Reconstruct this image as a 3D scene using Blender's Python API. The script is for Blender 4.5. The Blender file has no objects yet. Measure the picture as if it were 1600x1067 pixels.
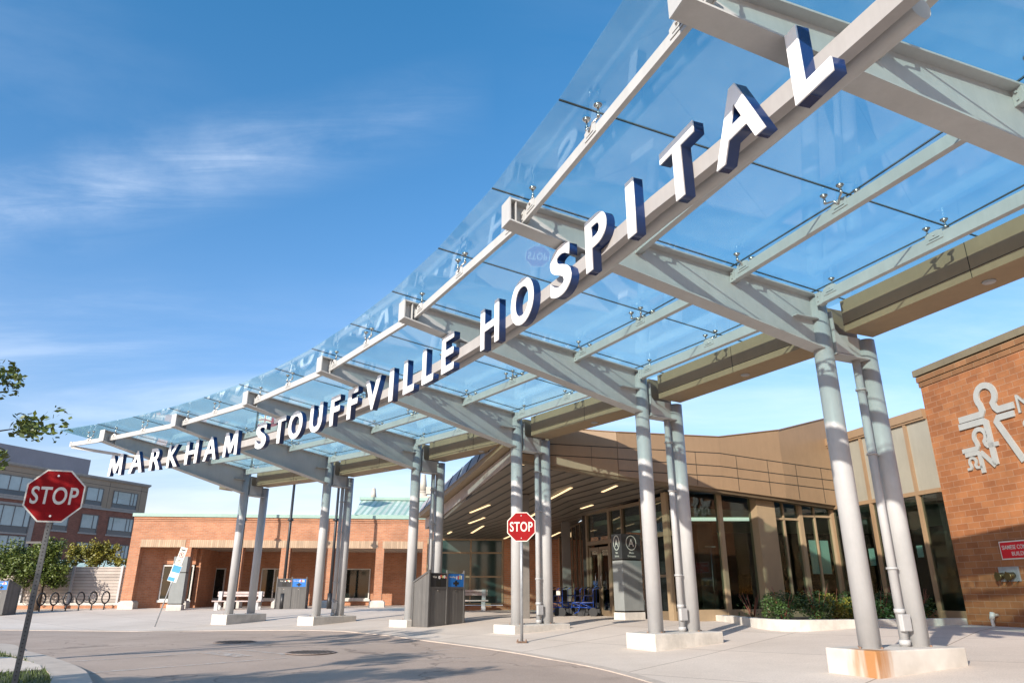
import bpy, bmesh, math, random
from mathutils import Vector, Matrix
random.seed(7)
sc = bpy.context.scene
COL = sc.collection
rad = math.radians

# ---------------------------------------------------------------- camera, sky, sun, exposure
cd = bpy.data.cameras.new("camera"); cam = bpy.data.objects.new("camera", cd); COL.objects.link(cam)
cam.location = (0, 0, 1.0); cam.rotation_euler = (rad(90 + 19.7455), 0, 0)
cd.sensor_width = 36; cd.lens = 24.6408; cd.clip_end = 3000; cd.clip_start = 0.05
sc.camera = cam
SUN_AZ = rad(56); SUN_EL = rad(21.5)                 # direction in which the light travels, and height of the sun
TO_SUN = Vector((-math.cos(SUN_AZ) * math.cos(SUN_EL), -math.sin(SUN_AZ) * math.cos(SUN_EL), math.sin(SUN_EL)))
world = bpy.data.worlds.new("World"); sc.world = world; world.use_nodes = True
wn = world.node_tree.nodes; wl = world.node_tree.links; wn.clear()
wo = wn.new("ShaderNodeOutputWorld"); bg = wn.new("ShaderNodeBackground"); bg.inputs[1].default_value = 0.15
sky = wn.new("ShaderNodeTexSky"); sky.sky_type = 'NISHITA'; sky.sun_disc = False
sky.sun_elevation = SUN_EL; sky.sun_rotation = math.atan2(TO_SUN.x, TO_SUN.y)
sky.altitude = 0; sky.air_density = 1.15; sky.dust_density = 0.5; sky.ozone_density = 2.0
hs = wn.new("ShaderNodeHueSaturation"); hs.inputs['Saturation'].default_value = 1.22; hs.inputs['Value'].default_value = 1.0
hs.inputs['Hue'].default_value = 0.497
wl.new(sky.outputs[0], hs.inputs['Color'])
tc = wn.new("ShaderNodeTexCoord"); sep = wn.new("ShaderNodeSeparateXYZ"); wl.new(tc.outputs['Generated'], sep.inputs[0])
def wmath(op, a, b=None, clamp=False):
    n = wn.new("ShaderNodeMath"); n.operation = op; n.use_clamp = clamp
    for i, x in enumerate((a, b)):
        if x is None: continue
        if isinstance(x, (int, float)): n.inputs[i].default_value = x
        else: wl.new(x, n.inputs[i])
    return n.outputs[0]
zc = wmath('ADD', wmath('MAXIMUM', sep.outputs[2], 0.0), 0.12)
cmb = wn.new("ShaderNodeCombineXYZ")
wl.new(wmath('DIVIDE', sep.outputs[0], zc), cmb.inputs[0]); wl.new(wmath('DIVIDE', sep.outputs[1], zc), cmb.inputs[1])
mp = wn.new("ShaderNodeMapping"); mp.inputs['Rotation'].default_value = (0, 0, rad(-28)); mp.inputs['Scale'].default_value = (0.55, 1.5, 1)
wl.new(cmb.outputs[0], mp.inputs[0])
n1 = wn.new("ShaderNodeTexNoise"); n1.inputs['Scale'].default_value = 0.9; n1.inputs['Detail'].default_value = 9; n1.inputs['Roughness'].default_value = 0.6
n1.inputs['Distortion'].default_value = 0.5
wl.new(mp.outputs[0], n1.inputs[0])
n2 = wn.new("ShaderNodeTexNoise"); n2.inputs['Scale'].default_value = 0.5; n2.inputs['Detail'].default_value = 2
wl.new(cmb.outputs[0], n2.inputs[0])
cl = wmath('MULTIPLY', wmath('SUBTRACT', n1.outputs[0], 0.47), 3.0, True)
cl2 = wmath('MULTIPLY', wmath('SUBTRACT', n2.outputs[0], 0.42), 3.5, True)
cloud = wmath('MULTIPLY', wmath('MULTIPLY', cl, cl2), 0.55)
# thin veil of haze clouds low in the sky
low = wmath('MULTIPLY', wmath('SUBTRACT', 0.42, sep.outputs[2], True), 1.5, True)
veil = wmath('MULTIPLY', wmath('MULTIPLY', low, wmath('MULTIPLY', wmath('SUBTRACT', n1.outputs[0], 0.40), 3.0, True)), 0.9)
fac = wmath('ADD', cloud, veil, True)
# the broad wispy streak on the left of the sky (placed by direction)
vd = wn.new("ShaderNodeVectorMath"); vd.operation = 'DOT_PRODUCT'; wl.new(tc.outputs['Generated'], vd.inputs[0])
vd.inputs[1].default_value = (0.219, 0.6165, -0.7562)        # normal of the plane the streak lies in
wav = wmath('ADD', vd.outputs['Value'], wmath('MULTIPLY', wmath('SUBTRACT', n1.outputs[0], 0.5), 0.10))
st = wmath('SUBTRACT', 1.0, wmath('DIVIDE', wmath("ABSOLUTE", wav), 0.075), True)
lx = wmath('MULTIPLY', wmath('SUBTRACT', -0.02, sep.outputs[0]), 3.2, True)
n1b = wmath('MULTIPLY', wmath('SUBTRACT', n1.outputs[0], 0.38), 3.0, True)
mp3 = wn.new("ShaderNodeMapping"); mp3.inputs['Rotation'].default_value = (0, 0, rad(-38)); mp3.inputs['Scale'].default_value = (1.2, 6.0, 1); wl.new(cmb.outputs[0], mp3.inputs[0])
n3 = wn.new("ShaderNodeTexNoise"); n3.inputs['Scale'].default_value = 1.6; n3.inputs['Detail'].default_value = 12; n3.inputs['Roughness'].default_value = 0.7; n3.inputs['Distortion'].default_value = 1.2; wl.new(mp3.outputs[0], n3.inputs[0])
n1b = wmath('MULTIPLY', n1b, wmath('MULTIPLY', wmath('SUBTRACT', n3.outputs[0], 0.22), 2.0, True))
streak = wmath('MULTIPLY', wmath('MULTIPLY', wmath('POWER', st, 1.3), lx), wmath('MULTIPLY', n1b, 0.9))
fac = wmath('ADD', fac, streak, True)
gr_ = wn.new("ShaderNodeValToRGB"); wl.new(sep.outputs[2], gr_.inputs[0])
gr_.color_ramp.elements[0].position = 0.0; gr_.color_ramp.elements[0].color = (.98, .73, .82, 1)
gr_.color_ramp.elements[1].position = .75; gr_.color_ramp.elements[1].color = (.50, .93, 1.04, 1)
e_ = gr_.color_ramp.elements.new(.30); e_.color = (.88, .85, .97, 1)
grade = wn.new("ShaderNodeMixRGB"); grade.blend_type = 'MULTIPLY'; grade.inputs[0].default_value = 1; wl.new(hs.outputs[0], grade.inputs[1]); wl.new(gr_.outputs[0], grade.inputs[2])
mx = wn.new("ShaderNodeMixRGB"); wl.new(fac, mx.inputs[0]); wl.new(grade.outputs[0], mx.inputs[1]); mx.inputs[2].default_value = (5.6, 6.0, 6.6, 1)
wl.new(mx.outputs[0], bg.inputs[0]); wl.new(bg.outputs[0], wo.inputs[0])

ld = bpy.data.lights.new("sun", 'SUN'); ld.energy = 4.5; ld.angle = rad(0.53); ld.color = (1.0, 0.93, 0.83)
sun = bpy.data.objects.new("sun", ld); COL.objects.link(sun); sun.location = (-20, -50, 40)
sun.rotation_euler = TO_SUN.to_track_quat('Z', 'Y').to_euler()
sc.view_settings.view_transform = 'Standard'; sc.view_settings.look = 'None'; sc.view_settings.exposure = 0.62; sc.view_settings.gamma = 1
sc.render.engine = 'CYCLES'
sc.cycles.transparent_max_bounces = 24; sc.cycles.max_bounces = 8

# ---------------------------------------------------------------- canopy ring geometry
CX, CY = -28.2348, -4.8223
A0, DA = 59.82, -7.0733
RC = 36.28
def az(i): return A0 + DA * i
def pol(R, a, z=0.0): return Vector((CX + R * math.cos(rad(a)), CY + R * math.sin(rad(a)), z))
def interp(x, xs, ys):
    if x <= xs[0]: return ys[0]
    for i in range(len(xs) - 1):
        if x <= xs[i + 1]: return ys[i] + (ys[i + 1] - ys[i]) * (x - xs[i]) / (xs[i + 1] - xs[i])
    return ys[-1]
def g(X, Y):
    """height of the paving: a gentle fall towards the road"""
    dx, dy = X - CX, Y - CY; R_ = math.hypot(dx, dy); a_ = math.degrees(math.atan2(dy, dx))
    b = interp(a_, [10, 24, 31, 38, 46, 52, 60, 75], [-.02, -.02, .01, .11, .12, .04, -.05, -.03])
    if R_ < 35.9: return b * interp(R_, [26, 35.9], [.2, 1]) + max(-.10, .04 * (R_ - 35.9))
    z = b + .05 * (R_ - 35.9)
    return .3 + (z - .3) * .15 if z > .3 else z

# ---------------------------------------------------------------- materials
M = {}
def nodes(name):
    m = bpy.data.materials.new(name); m.use_nodes = True; nt = m.node_tree; nt.nodes.clear()
    out = nt.nodes.new("ShaderNodeOutputMaterial"); M[name] = m
    return m, nt, nt.nodes, nt.links, out
def mat(name, base, rough=.6, var=.12, scale=3.0, metal=0., bump=0., bscale=40., emit=0., tint=None, grime=.10):
    m, nt, n, l, out = nodes(name)
    p = n.new("ShaderNodeBsdfPrincipled"); l.new(p.outputs[0], out.inputs[0])
    p.inputs['Roughness'].default_value = rough; p.inputs['Metallic'].default_value = metal
    geo = n.new("ShaderNodeNewGeometry")
    nz = n.new("ShaderNodeTexNoise"); nz.inputs['Scale'].default_value = scale; nz.inputs['Detail'].default_value = 8; nz.inputs['Roughness'].default_value = .65
    l.new(geo.outputs['Position'], nz.inputs[0])
    r = n.new("ShaderNodeValToRGB"); l.new(nz.outputs[0], r.inputs[0])
    b2 = tint if tint else tuple(c * (1 - var) for c in base)
    r.color_ramp.elements[0].position = .3; r.color_ramp.elements[0].color = (*b2, 1)
    r.color_ramp.elements[1].position = .7; r.color_ramp.elements[1].color = (*[min(1, c * (1 + var)) for c in base], 1)
    gm = n.new("ShaderNodeTexNoise"); gm.inputs['Scale'].default_value = 9; gm.inputs['Detail'].default_value = 10; gm.inputs['Roughness'].default_value = .8
    gp = n.new("ShaderNodeVectorMath"); gp.operation = 'MULTIPLY'; gp.inputs[1].default_value = (1, 1, .18); l.new(geo.outputs['Position'], gp.inputs[0]); l.new(gp.outputs[0], gm.inputs[0])
    gr2 = n.new("ShaderNodeMapRange"); l.new(gm.outputs[0], gr2.inputs[0]); gr2.inputs[1].default_value = .3; gr2.inputs[2].default_value = .72; gr2.inputs[3].default_value = 1 - min(.25, grime); gr2.inputs[4].default_value = 1.03
    gs = n.new("ShaderNodeVectorMath"); gs.operation = 'SCALE'; l.new(r.outputs[0], gs.inputs[0]); l.new(gr2.outputs[0], gs.inputs['Scale'])
    l.new(gs.outputs[0], p.inputs['Base Color'])
    if bump:
        nb = n.new("ShaderNodeTexNoise"); nb.inputs['Scale'].default_value = bscale; nb.inputs['Detail'].default_value = 4
        l.new(geo.outputs['Position'], nb.inputs[0])
        b = n.new("ShaderNodeBump"); b.inputs['Strength'].default_value = bump; b.inputs['Distance'].default_value = .01
        l.new(nb.outputs[0], b.inputs['Height']); l.new(b.outputs[0], p.inputs['Normal'])
    if emit:
        p.inputs['Emission Color'].default_value = (*base, 1); p.inputs['Emission Strength'].default_value = emit
    return m
def brick(name, c1, c2, mortar, bw, bh, ms=.012, rough=.85, var=.25, off=.5):
    m, nt, n, l, out = nodes(name)
    p = n.new("ShaderNodeBsdfPrincipled"); l.new(p.outputs[0], out.inputs[0]); p.inputs['Roughness'].default_value = rough
    uv = n.new("ShaderNodeUVMap")
    br = n.new("ShaderNodeTexBrick"); l.new(uv.outputs[0], br.inputs[0]); br.offset = off
    br.inputs['Scale'].default_value = 1.0; br.inputs['Brick Width'].default_value = bw; br.inputs['Row Height'].default_value = bh
    br.inputs['Mortar Size'].default_value = ms; br.inputs['Mortar Smooth'].default_value = .1; br.inputs['Bias'].default_value = -.1
    br.inputs['Color1'].default_value = (*c1, 1); br.inputs['Color2'].default_value = (*c2, 1); br.inputs['Mortar'].default_value = (*mortar, 1)
    nz = n.new("ShaderNodeTexNoise"); nz.inputs['Scale'].default_value = 1.3; nz.inputs['Detail'].default_value = 9; nz.inputs['Roughness'].default_value = .7
    geo = n.new("ShaderNodeNewGeometry"); l.new(geo.outputs['Position'], nz.inputs[0])
    r = n.new("ShaderNodeMapRange"); l.new(nz.outputs[0], r.inputs[0]); r.inputs[1].default_value = .3; r.inputs[2].default_value = .7
    r.inputs[3].default_value = 1 - var; r.inputs[4].default_value = 1 + var * .6
    mu = n.new("ShaderNodeVectorMath"); mu.operation = 'SCALE'; l.new(br.outputs[0], mu.inputs[0]); l.new(r.outputs[0], mu.inputs['Scale'])
    l.new(mu.outputs[0], p.inputs['Base Color'])
    b = n.new("ShaderNodeBump"); b.inputs['Strength'].default_value = .5; b.inputs['Distance'].default_value = .008; b.invert = True
    l.new(br.outputs['Fac'], b.inputs['Height']); l.new(b.outputs[0], p.inputs['Normal'])
    return m
def ribs(name, base, dark, pitch, axis=0, rough=.6, depth=.35, metal=0.):
    """boards or ribs: narrow dark grooves every pitch metres along the uv axis"""
    m, nt, n, l, out = nodes(name)
    p = n.new("ShaderNodeBsdfPrincipled"); l.new(p.outputs[0], out.inputs[0]); p.inputs['Roughness'].default_value = rough; p.inputs['Metallic'].default_value = metal
    uv = n.new("ShaderNodeUVMap"); s = n.new("ShaderNodeSeparateXYZ"); l.new(uv.outputs[0], s.inputs[0])
    def ma(op, a, b):
        q = n.new("ShaderNodeMath"); q.operation = op
        for i, x in enumerate((a, b)):
            if isinstance(x, (int, float)): q.inputs[i].default_value = x
            else: l.new(x, q.inputs[i])
        return q.outputs[0]
    t = ma('DIVIDE', s.outputs[axis], pitch); fr = ma('FRACT', t, 0); gr = ma('LESS_THAN', fr, depth)
    idx = ma('FLOOR', t, 0); wn_ = n.new("ShaderNodeTexWhiteNoise"); wn_.noise_dimensions = '1D'; l.new(idx, wn_.inputs['W'])
    nz = n.new("ShaderNodeTexNoise"); nz.inputs['Scale'].default_value = 2.5; nz.inputs['Detail'].default_value = 6
    geo = n.new("ShaderNodeNewGeometry"); l.new(geo.outputs['Position'], nz.inputs[0])
    v = ma('ADD', ma('MULTIPLY', wn_.outputs['Value'], .3), ma('MULTIPLY', nz.outputs[0], .5)); v = ma('ADD', v, .6)
    sc_ = n.new("ShaderNodeVectorMath"); sc_.operation = 'SCALE'; sc_.inputs[0].default_value = base; l.new(v, sc_.inputs['Scale'])
    mx_ = n.new("ShaderNodeMixRGB"); l.new(gr, mx_.inputs[0]); l.new(sc_.outputs[0], mx_.inputs[1]); mx_.inputs[2].default_value = (*dark, 1)
    l.new(mx_.outputs[0], p.inputs['Base Color'])
    b = n.new("ShaderNodeBump"); b.inputs['Strength'].default_value = .6; b.inputs['Distance'].default_value = .015; b.invert = True
    l.new(gr, b.inputs['Height']); l.new(b.outputs[0], p.inputs['Normal'])
    return m
def glass(name, tint, refl=1.0, rough=0.0, dust=0.0):
    """clear slab: transmits straight through, with true Fresnel reflection on both faces"""
    m, nt, n, l, out = nodes(name)
    tr = n.new("ShaderNodeBsdfTransparent"); tr.inputs[0].default_value = (*tint, 1)
    gl = n.new("ShaderNodeBsdfGlossy"); gl.inputs['Roughness'].default_value = rough; gl.inputs[0].default_value = (refl, refl, refl, 1)
    fr = n.new("ShaderNodeFresnel"); geo = n.new("ShaderNodeNewGeometry")
    mr = n.new("ShaderNodeMapRange"); l.new(geo.outputs['Backfacing'], mr.inputs[0]); mr.inputs[3].default_value = 1.5; mr.inputs[4].default_value = 1 / 1.5
    l.new(mr.outputs[0], fr.inputs[0])
    mx_ = n.new("ShaderNodeMixShader"); l.new(fr.outputs[0], mx_.inputs[0]); l.new(tr.outputs[0], mx_.inputs[1]); l.new(gl.outputs[0], mx_.inputs[2])
    if dust:
        # a thin film of dust and dried rain on the panes
        tl = n.new("ShaderNodeBsdfTranslucent"); tl.inputs[0].default_value = (.80, .95, .93, 1); df = n.new("ShaderNodeBsdfDiffuse"); df.inputs[0].default_value = (.7, .8, .78, 1)
        ad = n.new("ShaderNodeAddShader"); l.new(tl.outputs[0], ad.inputs[0]); l.new(df.outputs[0], ad.inputs[1])
        nz = n.new("ShaderNodeTexNoise"); nz.inputs['Scale'].default_value = 1.4; nz.inputs['Detail'].default_value = 8; nz.inputs['Roughness'].default_value = .7; l.new(geo.outputs['Position'], nz.inputs[0])
        dr = n.new("ShaderNodeMapRange"); l.new(nz.outputs[0], dr.inputs[0]); dr.inputs[1].default_value = .35; dr.inputs[2].default_value = .75; dr.inputs[3].default_value = dust * .5; dr.inputs[4].default_value = dust * 2
        m2 = n.new("ShaderNodeMixShader"); l.new(dr.outputs[0], m2.inputs[0]); l.new(mx_.outputs[0], m2.inputs[1]); l.new(ad.outputs[0], m2.inputs[2]); mx_ = m2
    l.new(mx_.outputs[0], out.inputs[0])
    return m
steel = mat('painted_steel', (.47, .465, .45), .5, .07, 2.2, bump=.05, bscale=60)
col_paint = mat('column_paint', (.43, .425, .42), .42, .08, 1.6, bump=.05, bscale=50)
stainless = mat('stainless', (.6, .58, .55), .25, .1, 20, metal=1)
darksteel = mat('bronze_frame', (.16, .115, .07), .45, .12, 3)
bronze = mat('bronze_panel', (.28, .18, .10), .45, .08, 1.2)
khaki = mat('khaki_panel', (.31, .225, .135), .5, .08, 1.5)
seam = mat('dark_seam', (.015, .013, .01), .7)
white_face = mat('letter_face', (.90, .90, .90), .35, .02, 4, grime=.03)
navy = mat('letter_return', (.010, .035, .13), .25, .1, 4)
canopy_glass = glass('canopy_glass', (.78, .915, .915), dust=.03)
silicone = mat('silicone', (.012, .015, .015), .6)
concrete = mat('cast_concrete', (.56, .52, .46), .9, .22, 2.4, bump=.4, bscale=30)
kerbmat = mat('kerb_concrete', (.50, .42, .35), .9, .15, 3, bump=.3, bscale=40)
brick_small = brick('orange_brick', (.42, .165, .078), (.50, .22, .11), (.40, .25, .17), .23, .078, .010)
brick_jumbo = brick('large_orange_brick', (.40, .145, .05), (.50, .20, .075), (.44, .27, .17), .40, .172, .010, var=.22)
brick_soldier = ribs('soldier_brick', (.44, .315, .21), (.34, .2, .12), .10, 0, .85, .14)
brick_dark = brick('brown_brick', (.27, .10, .065), (.33, .13, .085), (.15, .08, .06), .3, .09, .01)
beige_panel = mat('beige_precast', (.36, .27, .195), .8, .1, .6)
grey_panel = mat('grey_louvre', (.30, .275, .29), .6, .08, .5)
copper = mat('green_roof_metal', (.30, .43, .36), .5, .1, 1)
copper_ribs = ribs('green_ribbed_metal', (.52, .60, .52), (.28, .42, .35), .33, 0, .45, .42)
win_dark = mat('dark_window', (.012, .02, .018), .04, .3, .6)
win_blue = mat('blue_window', (.40, .47, .48), .08, .2, .25)
win_spandrel = mat('blue_spandrel', (.045, .07, .10), .12, .15, .4)
win_frame = mat('white_frame', (.62, .60, .55), .4)
alu = mat('grey_aluminium', (.42, .42, .42), .4, .1, 4)
soffit_m = ribs('soffit_boards', (.17, .14, .11), (.010, .008, .007), .36, 0, .45, .20)
lamp_m = mat('lamp_strip', (1.0, .72, .40), .5, 0, 1, emit=1.0)
black_p = mat('black_plastic', (.02, .02, .022), .45, .2, 5)
bin_grey = ribs('bin_boards', (.115, .108, .10), (.05, .047, .044), .055, 0, .6, .12)
bin_frame = mat('bin_frame', (.10, .095, .09), .5)
blue_m = mat('blue_panel', (.02, .16, .50), .35, .06, 4)
red_m = mat('stop_red', (.26, .006, .008), .6, .12, 3)
red_m.node_tree.nodes['Principled BSDF'].inputs['Specular IOR Level'].default_value = .12
sign_white = mat('sign_white', (.66, .62, .54), .5, .04, 5)
galv = mat('galvanised', (.36, .37, .38), .42, .2, 8, metal=.4)
postgrey = mat('post_grey', (.10, .10, .098), .5, .2, 8, metal=.3)
totem_dark = mat('totem_dark', (.055, .05, .05), .35, .1, 3)
totem_grey = mat('totem_grey', (.23, .24, .23), .45, .08, 3)
wood = ribs('weathered_planks', (.42, .36, .31), (.06, .045, .035), .145, 1, .85, .10)
bench_w = mat('bench_wood', (.48, .38, .35), .7, .15, 6)
bark = mat('bark', (.09, .06, .04), .9, .3, 12, bump=.5)
leaf_a = mat('leaf_green', (.10, .125, .018), .5, .45, 1.6, tint=(.035, .06, .008))
leaf_b = mat('leaf_yellow_green', (.22, .19, .022), .55, .35, 1.6, tint=(.09, .10, .015))
leaf_c = mat('shrub_green', (.045, .085, .018), .5, .5, 2.5, tint=(.015, .035, .008))
grass_m = mat('grass_blades', (.075, .10, .02), .6, .5, 6, tint=(.03, .055, .01))
soil = mat('soil', (.06, .042, .028), .95, .3, 8, bump=.5)
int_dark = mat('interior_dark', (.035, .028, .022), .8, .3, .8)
int_ceil = mat('interior_ceiling', (.34, .38, .30), .8, .08, .8)
blue_tube = mat('blue_tube', (.006, .045, .26), .35)
rubber = mat('black_rubber', (.015, .015, .016), .7)
brass = mat('old_brass', (.20, .15, .07), .35, .2, 10, metal=.9)
logo_m = mat('logo_metal', (.36, .36, .33), .45, .06, 3)
red_cloth = mat('red_cloth', (.42, .03, .05), .8, .15, 3)
post_paper = mat('whiteboard', (.48, .66, .60), .4, .08, 1.2)
int_glass = glass('window_glass', (.66, .74, .71))

def sidewalk_material():
    m, nt, n, l, out = nodes('sidewalk_concrete')
    p = n.new("ShaderNodeBsdfPrincipled"); l.new(p.outputs[0], out.inputs[0]); p.inputs['Roughness'].default_value = .9
    geo = n.new("ShaderNodeNewGeometry")
    a = n.new("ShaderNodeTexNoise"); a.inputs['Scale'].default_value = .35; a.inputs['Detail'].default_value = 10; a.inputs['Roughness'].default_value = .7
    b = n.new("ShaderNodeTexNoise"); b.inputs['Scale'].default_value = 55; b.inputs['Detail'].default_value = 3
    l.new(geo.outputs['Position'], a.inputs[0]); l.new(geo.outputs['Position'], b.inputs[0])
    r = n.new("ShaderNodeValToRGB"); l.new(a.outputs[0], r.inputs[0])
    r.color_ramp.elements[0].position = .3; r.color_ramp.elements[0].color = (.58, .485, .40, 1)
    r.color_ramp.elements[1].position = .7; r.color_ramp.elements[1].color = (.73, .625, .53, 1)
    mp_ = n.new("ShaderNodeMapping"); mp_.inputs['Rotation'].default_value = (0, 0, rad(42)); l.new(geo.outputs['Position'], mp_.inputs[0])
    br = n.new("ShaderNodeTexBrick"); br.offset = 0; br.inputs['Scale'].default_value = 1; br.inputs['Brick Width'].default_value = 3.1; br.inputs['Row Height'].default_value = 3.1
    br.inputs['Mortar Size'].default_value = .012; br.inputs['Color1'].default_value = (1, 1, 1, 1); br.inputs['Color2'].default_value = (.93, .93, .93, 1); br.inputs['Mortar'].default_value = (.5, .46, .42, 1)
    l.new(mp_.outputs[0], br.inputs[0])
    mu = n.new("ShaderNodeMixRGB"); mu.blend_type = 'MULTIPLY'; mu.inputs[0].default_value = 1; l.new(r.outputs[0], mu.inputs[1]); l.new(br.outputs[0], mu.inputs[2])
    mr = n.new("ShaderNodeMapRange"); l.new(b.outputs[0], mr.inputs[0]); mr.inputs[1].default_value = .3; mr.inputs[2].default_value = .7; mr.inputs[3].default_value = .86; mr.inputs[4].default_value = 1.1
    s = n.new("ShaderNodeVectorMath"); s.operation = 'SCALE'; l.new(mu.outputs[0], s.inputs[0]); l.new(mr.outputs[0], s.inputs['Scale'])
    l.new(s.outputs[0], p.inputs['Base Color'])
    bp = n.new("ShaderNodeBump"); bp.inputs['Strength'].default_value = .25; bp.inputs['Distance'].default_value = .005; l.new(b.outputs[0], bp.inputs['Height']); l.new(bp.outputs[0], p.inputs['Normal'])
    return m
def asphalt_material():
    m, nt, n, l, out = nodes('worn_asphalt')
    p = n.new("ShaderNodeBsdfPrincipled"); l.new(p.outputs[0], out.inputs[0]); p.inputs['Roughness'].default_value = .9
    geo = n.new("ShaderNodeNewGeometry")
    a = n.new("ShaderNodeTexNoise"); a.inputs['Scale'].default_value = .5; a.inputs['Detail'].default_value = 10; a.inputs['Roughness'].default_value = .7
    b = n.new("ShaderNodeTexNoise"); b.inputs['Scale'].default_value = 90; b.inputs['Detail'].default_value = 2
    l.new(geo.outputs['Position'], a.inputs[0]); l.new(geo.outputs['Position'], b.inputs[0])
    r = n.new("ShaderNodeValToRGB"); l.new(a.outputs[0], r.inputs[0])
    r.color_ramp.elements[0].position = .3; r.color_ramp.elements[0].color = (.36, .272, .215, 1)
    r.color_ramp.elements[1].position = .7; r.color_ramp.elements[1].color = (.46, .355, .285, 1)
    # a few oil spots
    v = n.new("ShaderNodeTexVoronoi"); v.inputs['Scale'].default_value = .55; v.inputs['Randomness'].default_value = 1; l.new(geo.outputs['Position'], v.inputs[0])
    mv = n.new("ShaderNodeMapRange"); l.new(v.outputs['Distance'], mv.inputs[0]); mv.inputs[1].default_value = .03; mv.inputs[2].default_value = .14; mv.inputs[3].default_value = .72; mv.inputs[4].default_value = 1
    mr = n.new("ShaderNodeMapRange"); l.new(b.outputs[0], mr.inputs[0]); mr.inputs[1].default_value = .3; mr.inputs[2].default_value = .7; mr.inputs[3].default_value = .75; mr.inputs[4].default_value = 1.22
    wz = n.new("ShaderNodeTexNoise"); wz.inputs['Scale'].default_value = 1.1; wz.inputs['Detail'].default_value = 6; l.new(geo.outputs['Position'], wz.inputs[0])
    wa = n.new("ShaderNodeVectorMath"); wa.operation = 'MULTIPLY_ADD'; l.new(wz.outputs[1], wa.inputs[0]); wa.inputs[1].default_value = (1.6, 1.6, 0); l.new(geo.outputs['Position'], wa.inputs[2])
    vc = n.new("ShaderNodeTexVoronoi"); vc.feature = 'DISTANCE_TO_EDGE'; vc.inputs['Scale'].default_value = .22; l.new(wa.outputs[0], vc.inputs[0])
    mc = n.new("ShaderNodeMapRange"); l.new(vc.outputs['Distance'], mc.inputs[0]); mc.inputs[1].default_value = .002; mc.inputs[2].default_value = .006; mc.inputs[3].default_value = .62; mc.inputs[4].default_value = 1
    q0 = n.new("ShaderNodeMath"); q0.operation = 'MULTIPLY'; l.new(mv.outputs[0], q0.inputs[0]); l.new(mc.outputs[0], q0.inputs[1])
    q = n.new("ShaderNodeMath"); q.operation = 'MULTIPLY'; l.new(q0.outputs[0], q.inputs[0]); l.new(mr.outputs[0], q.inputs[1])
    s = n.new("ShaderNodeVectorMath"); s.operation = 'SCALE'; l.new(r.outputs[0], s.inputs[0]); l.new(q.outputs[0], s.inputs['Scale'])
    l.new(s.outputs[0], p.inputs['Base Color'])
    bp = n.new("ShaderNodeBump"); bp.inputs['Strength'].default_value = .5; bp.inputs['Distance'].default_value = .006; l.new(b.outputs[0], bp.inputs['Height']); l.new(bp.outputs[0], p.inputs['Normal'])
    return m
side_m = sidewalk_material(); asph_m = asphalt_material()
def worn_paint():
    m, nt, n, l, out = nodes('worn_road_paint')
    p = n.new("ShaderNodeBsdfPrincipled"); p.inputs['Base Color'].default_value = (.62, .57, .52, 1); p.inputs['Roughness'].default_value = .8
    tr = n.new("ShaderNodeBsdfTransparent"); geo = n.new("ShaderNodeNewGeometry")
    a = n.new("ShaderNodeTexNoise"); a.inputs['Scale'].default_value = 7; a.inputs['Detail'].default_value = 9; a.inputs['Roughness'].default_value = .75; l.new(geo.outputs['Position'], a.inputs[0])
    mr = n.new("ShaderNodeMapRange"); l.new(a.outputs[0], mr.inputs[0]); mr.inputs[1].default_value = .42; mr.inputs[2].default_value = .60; mr.inputs[3].default_value = .05; mr.inputs[4].default_value = .8
    mx_ = n.new("ShaderNodeMixShader"); l.new(mr.outputs[0], mx_.inputs[0]); l.new(tr.outputs[0], mx_.inputs[1]); l.new(p.outputs[0], mx_.inputs[2]); l.new(mx_.outputs[0], out.inputs[0])
    return m
paint_m = worn_paint()
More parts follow.
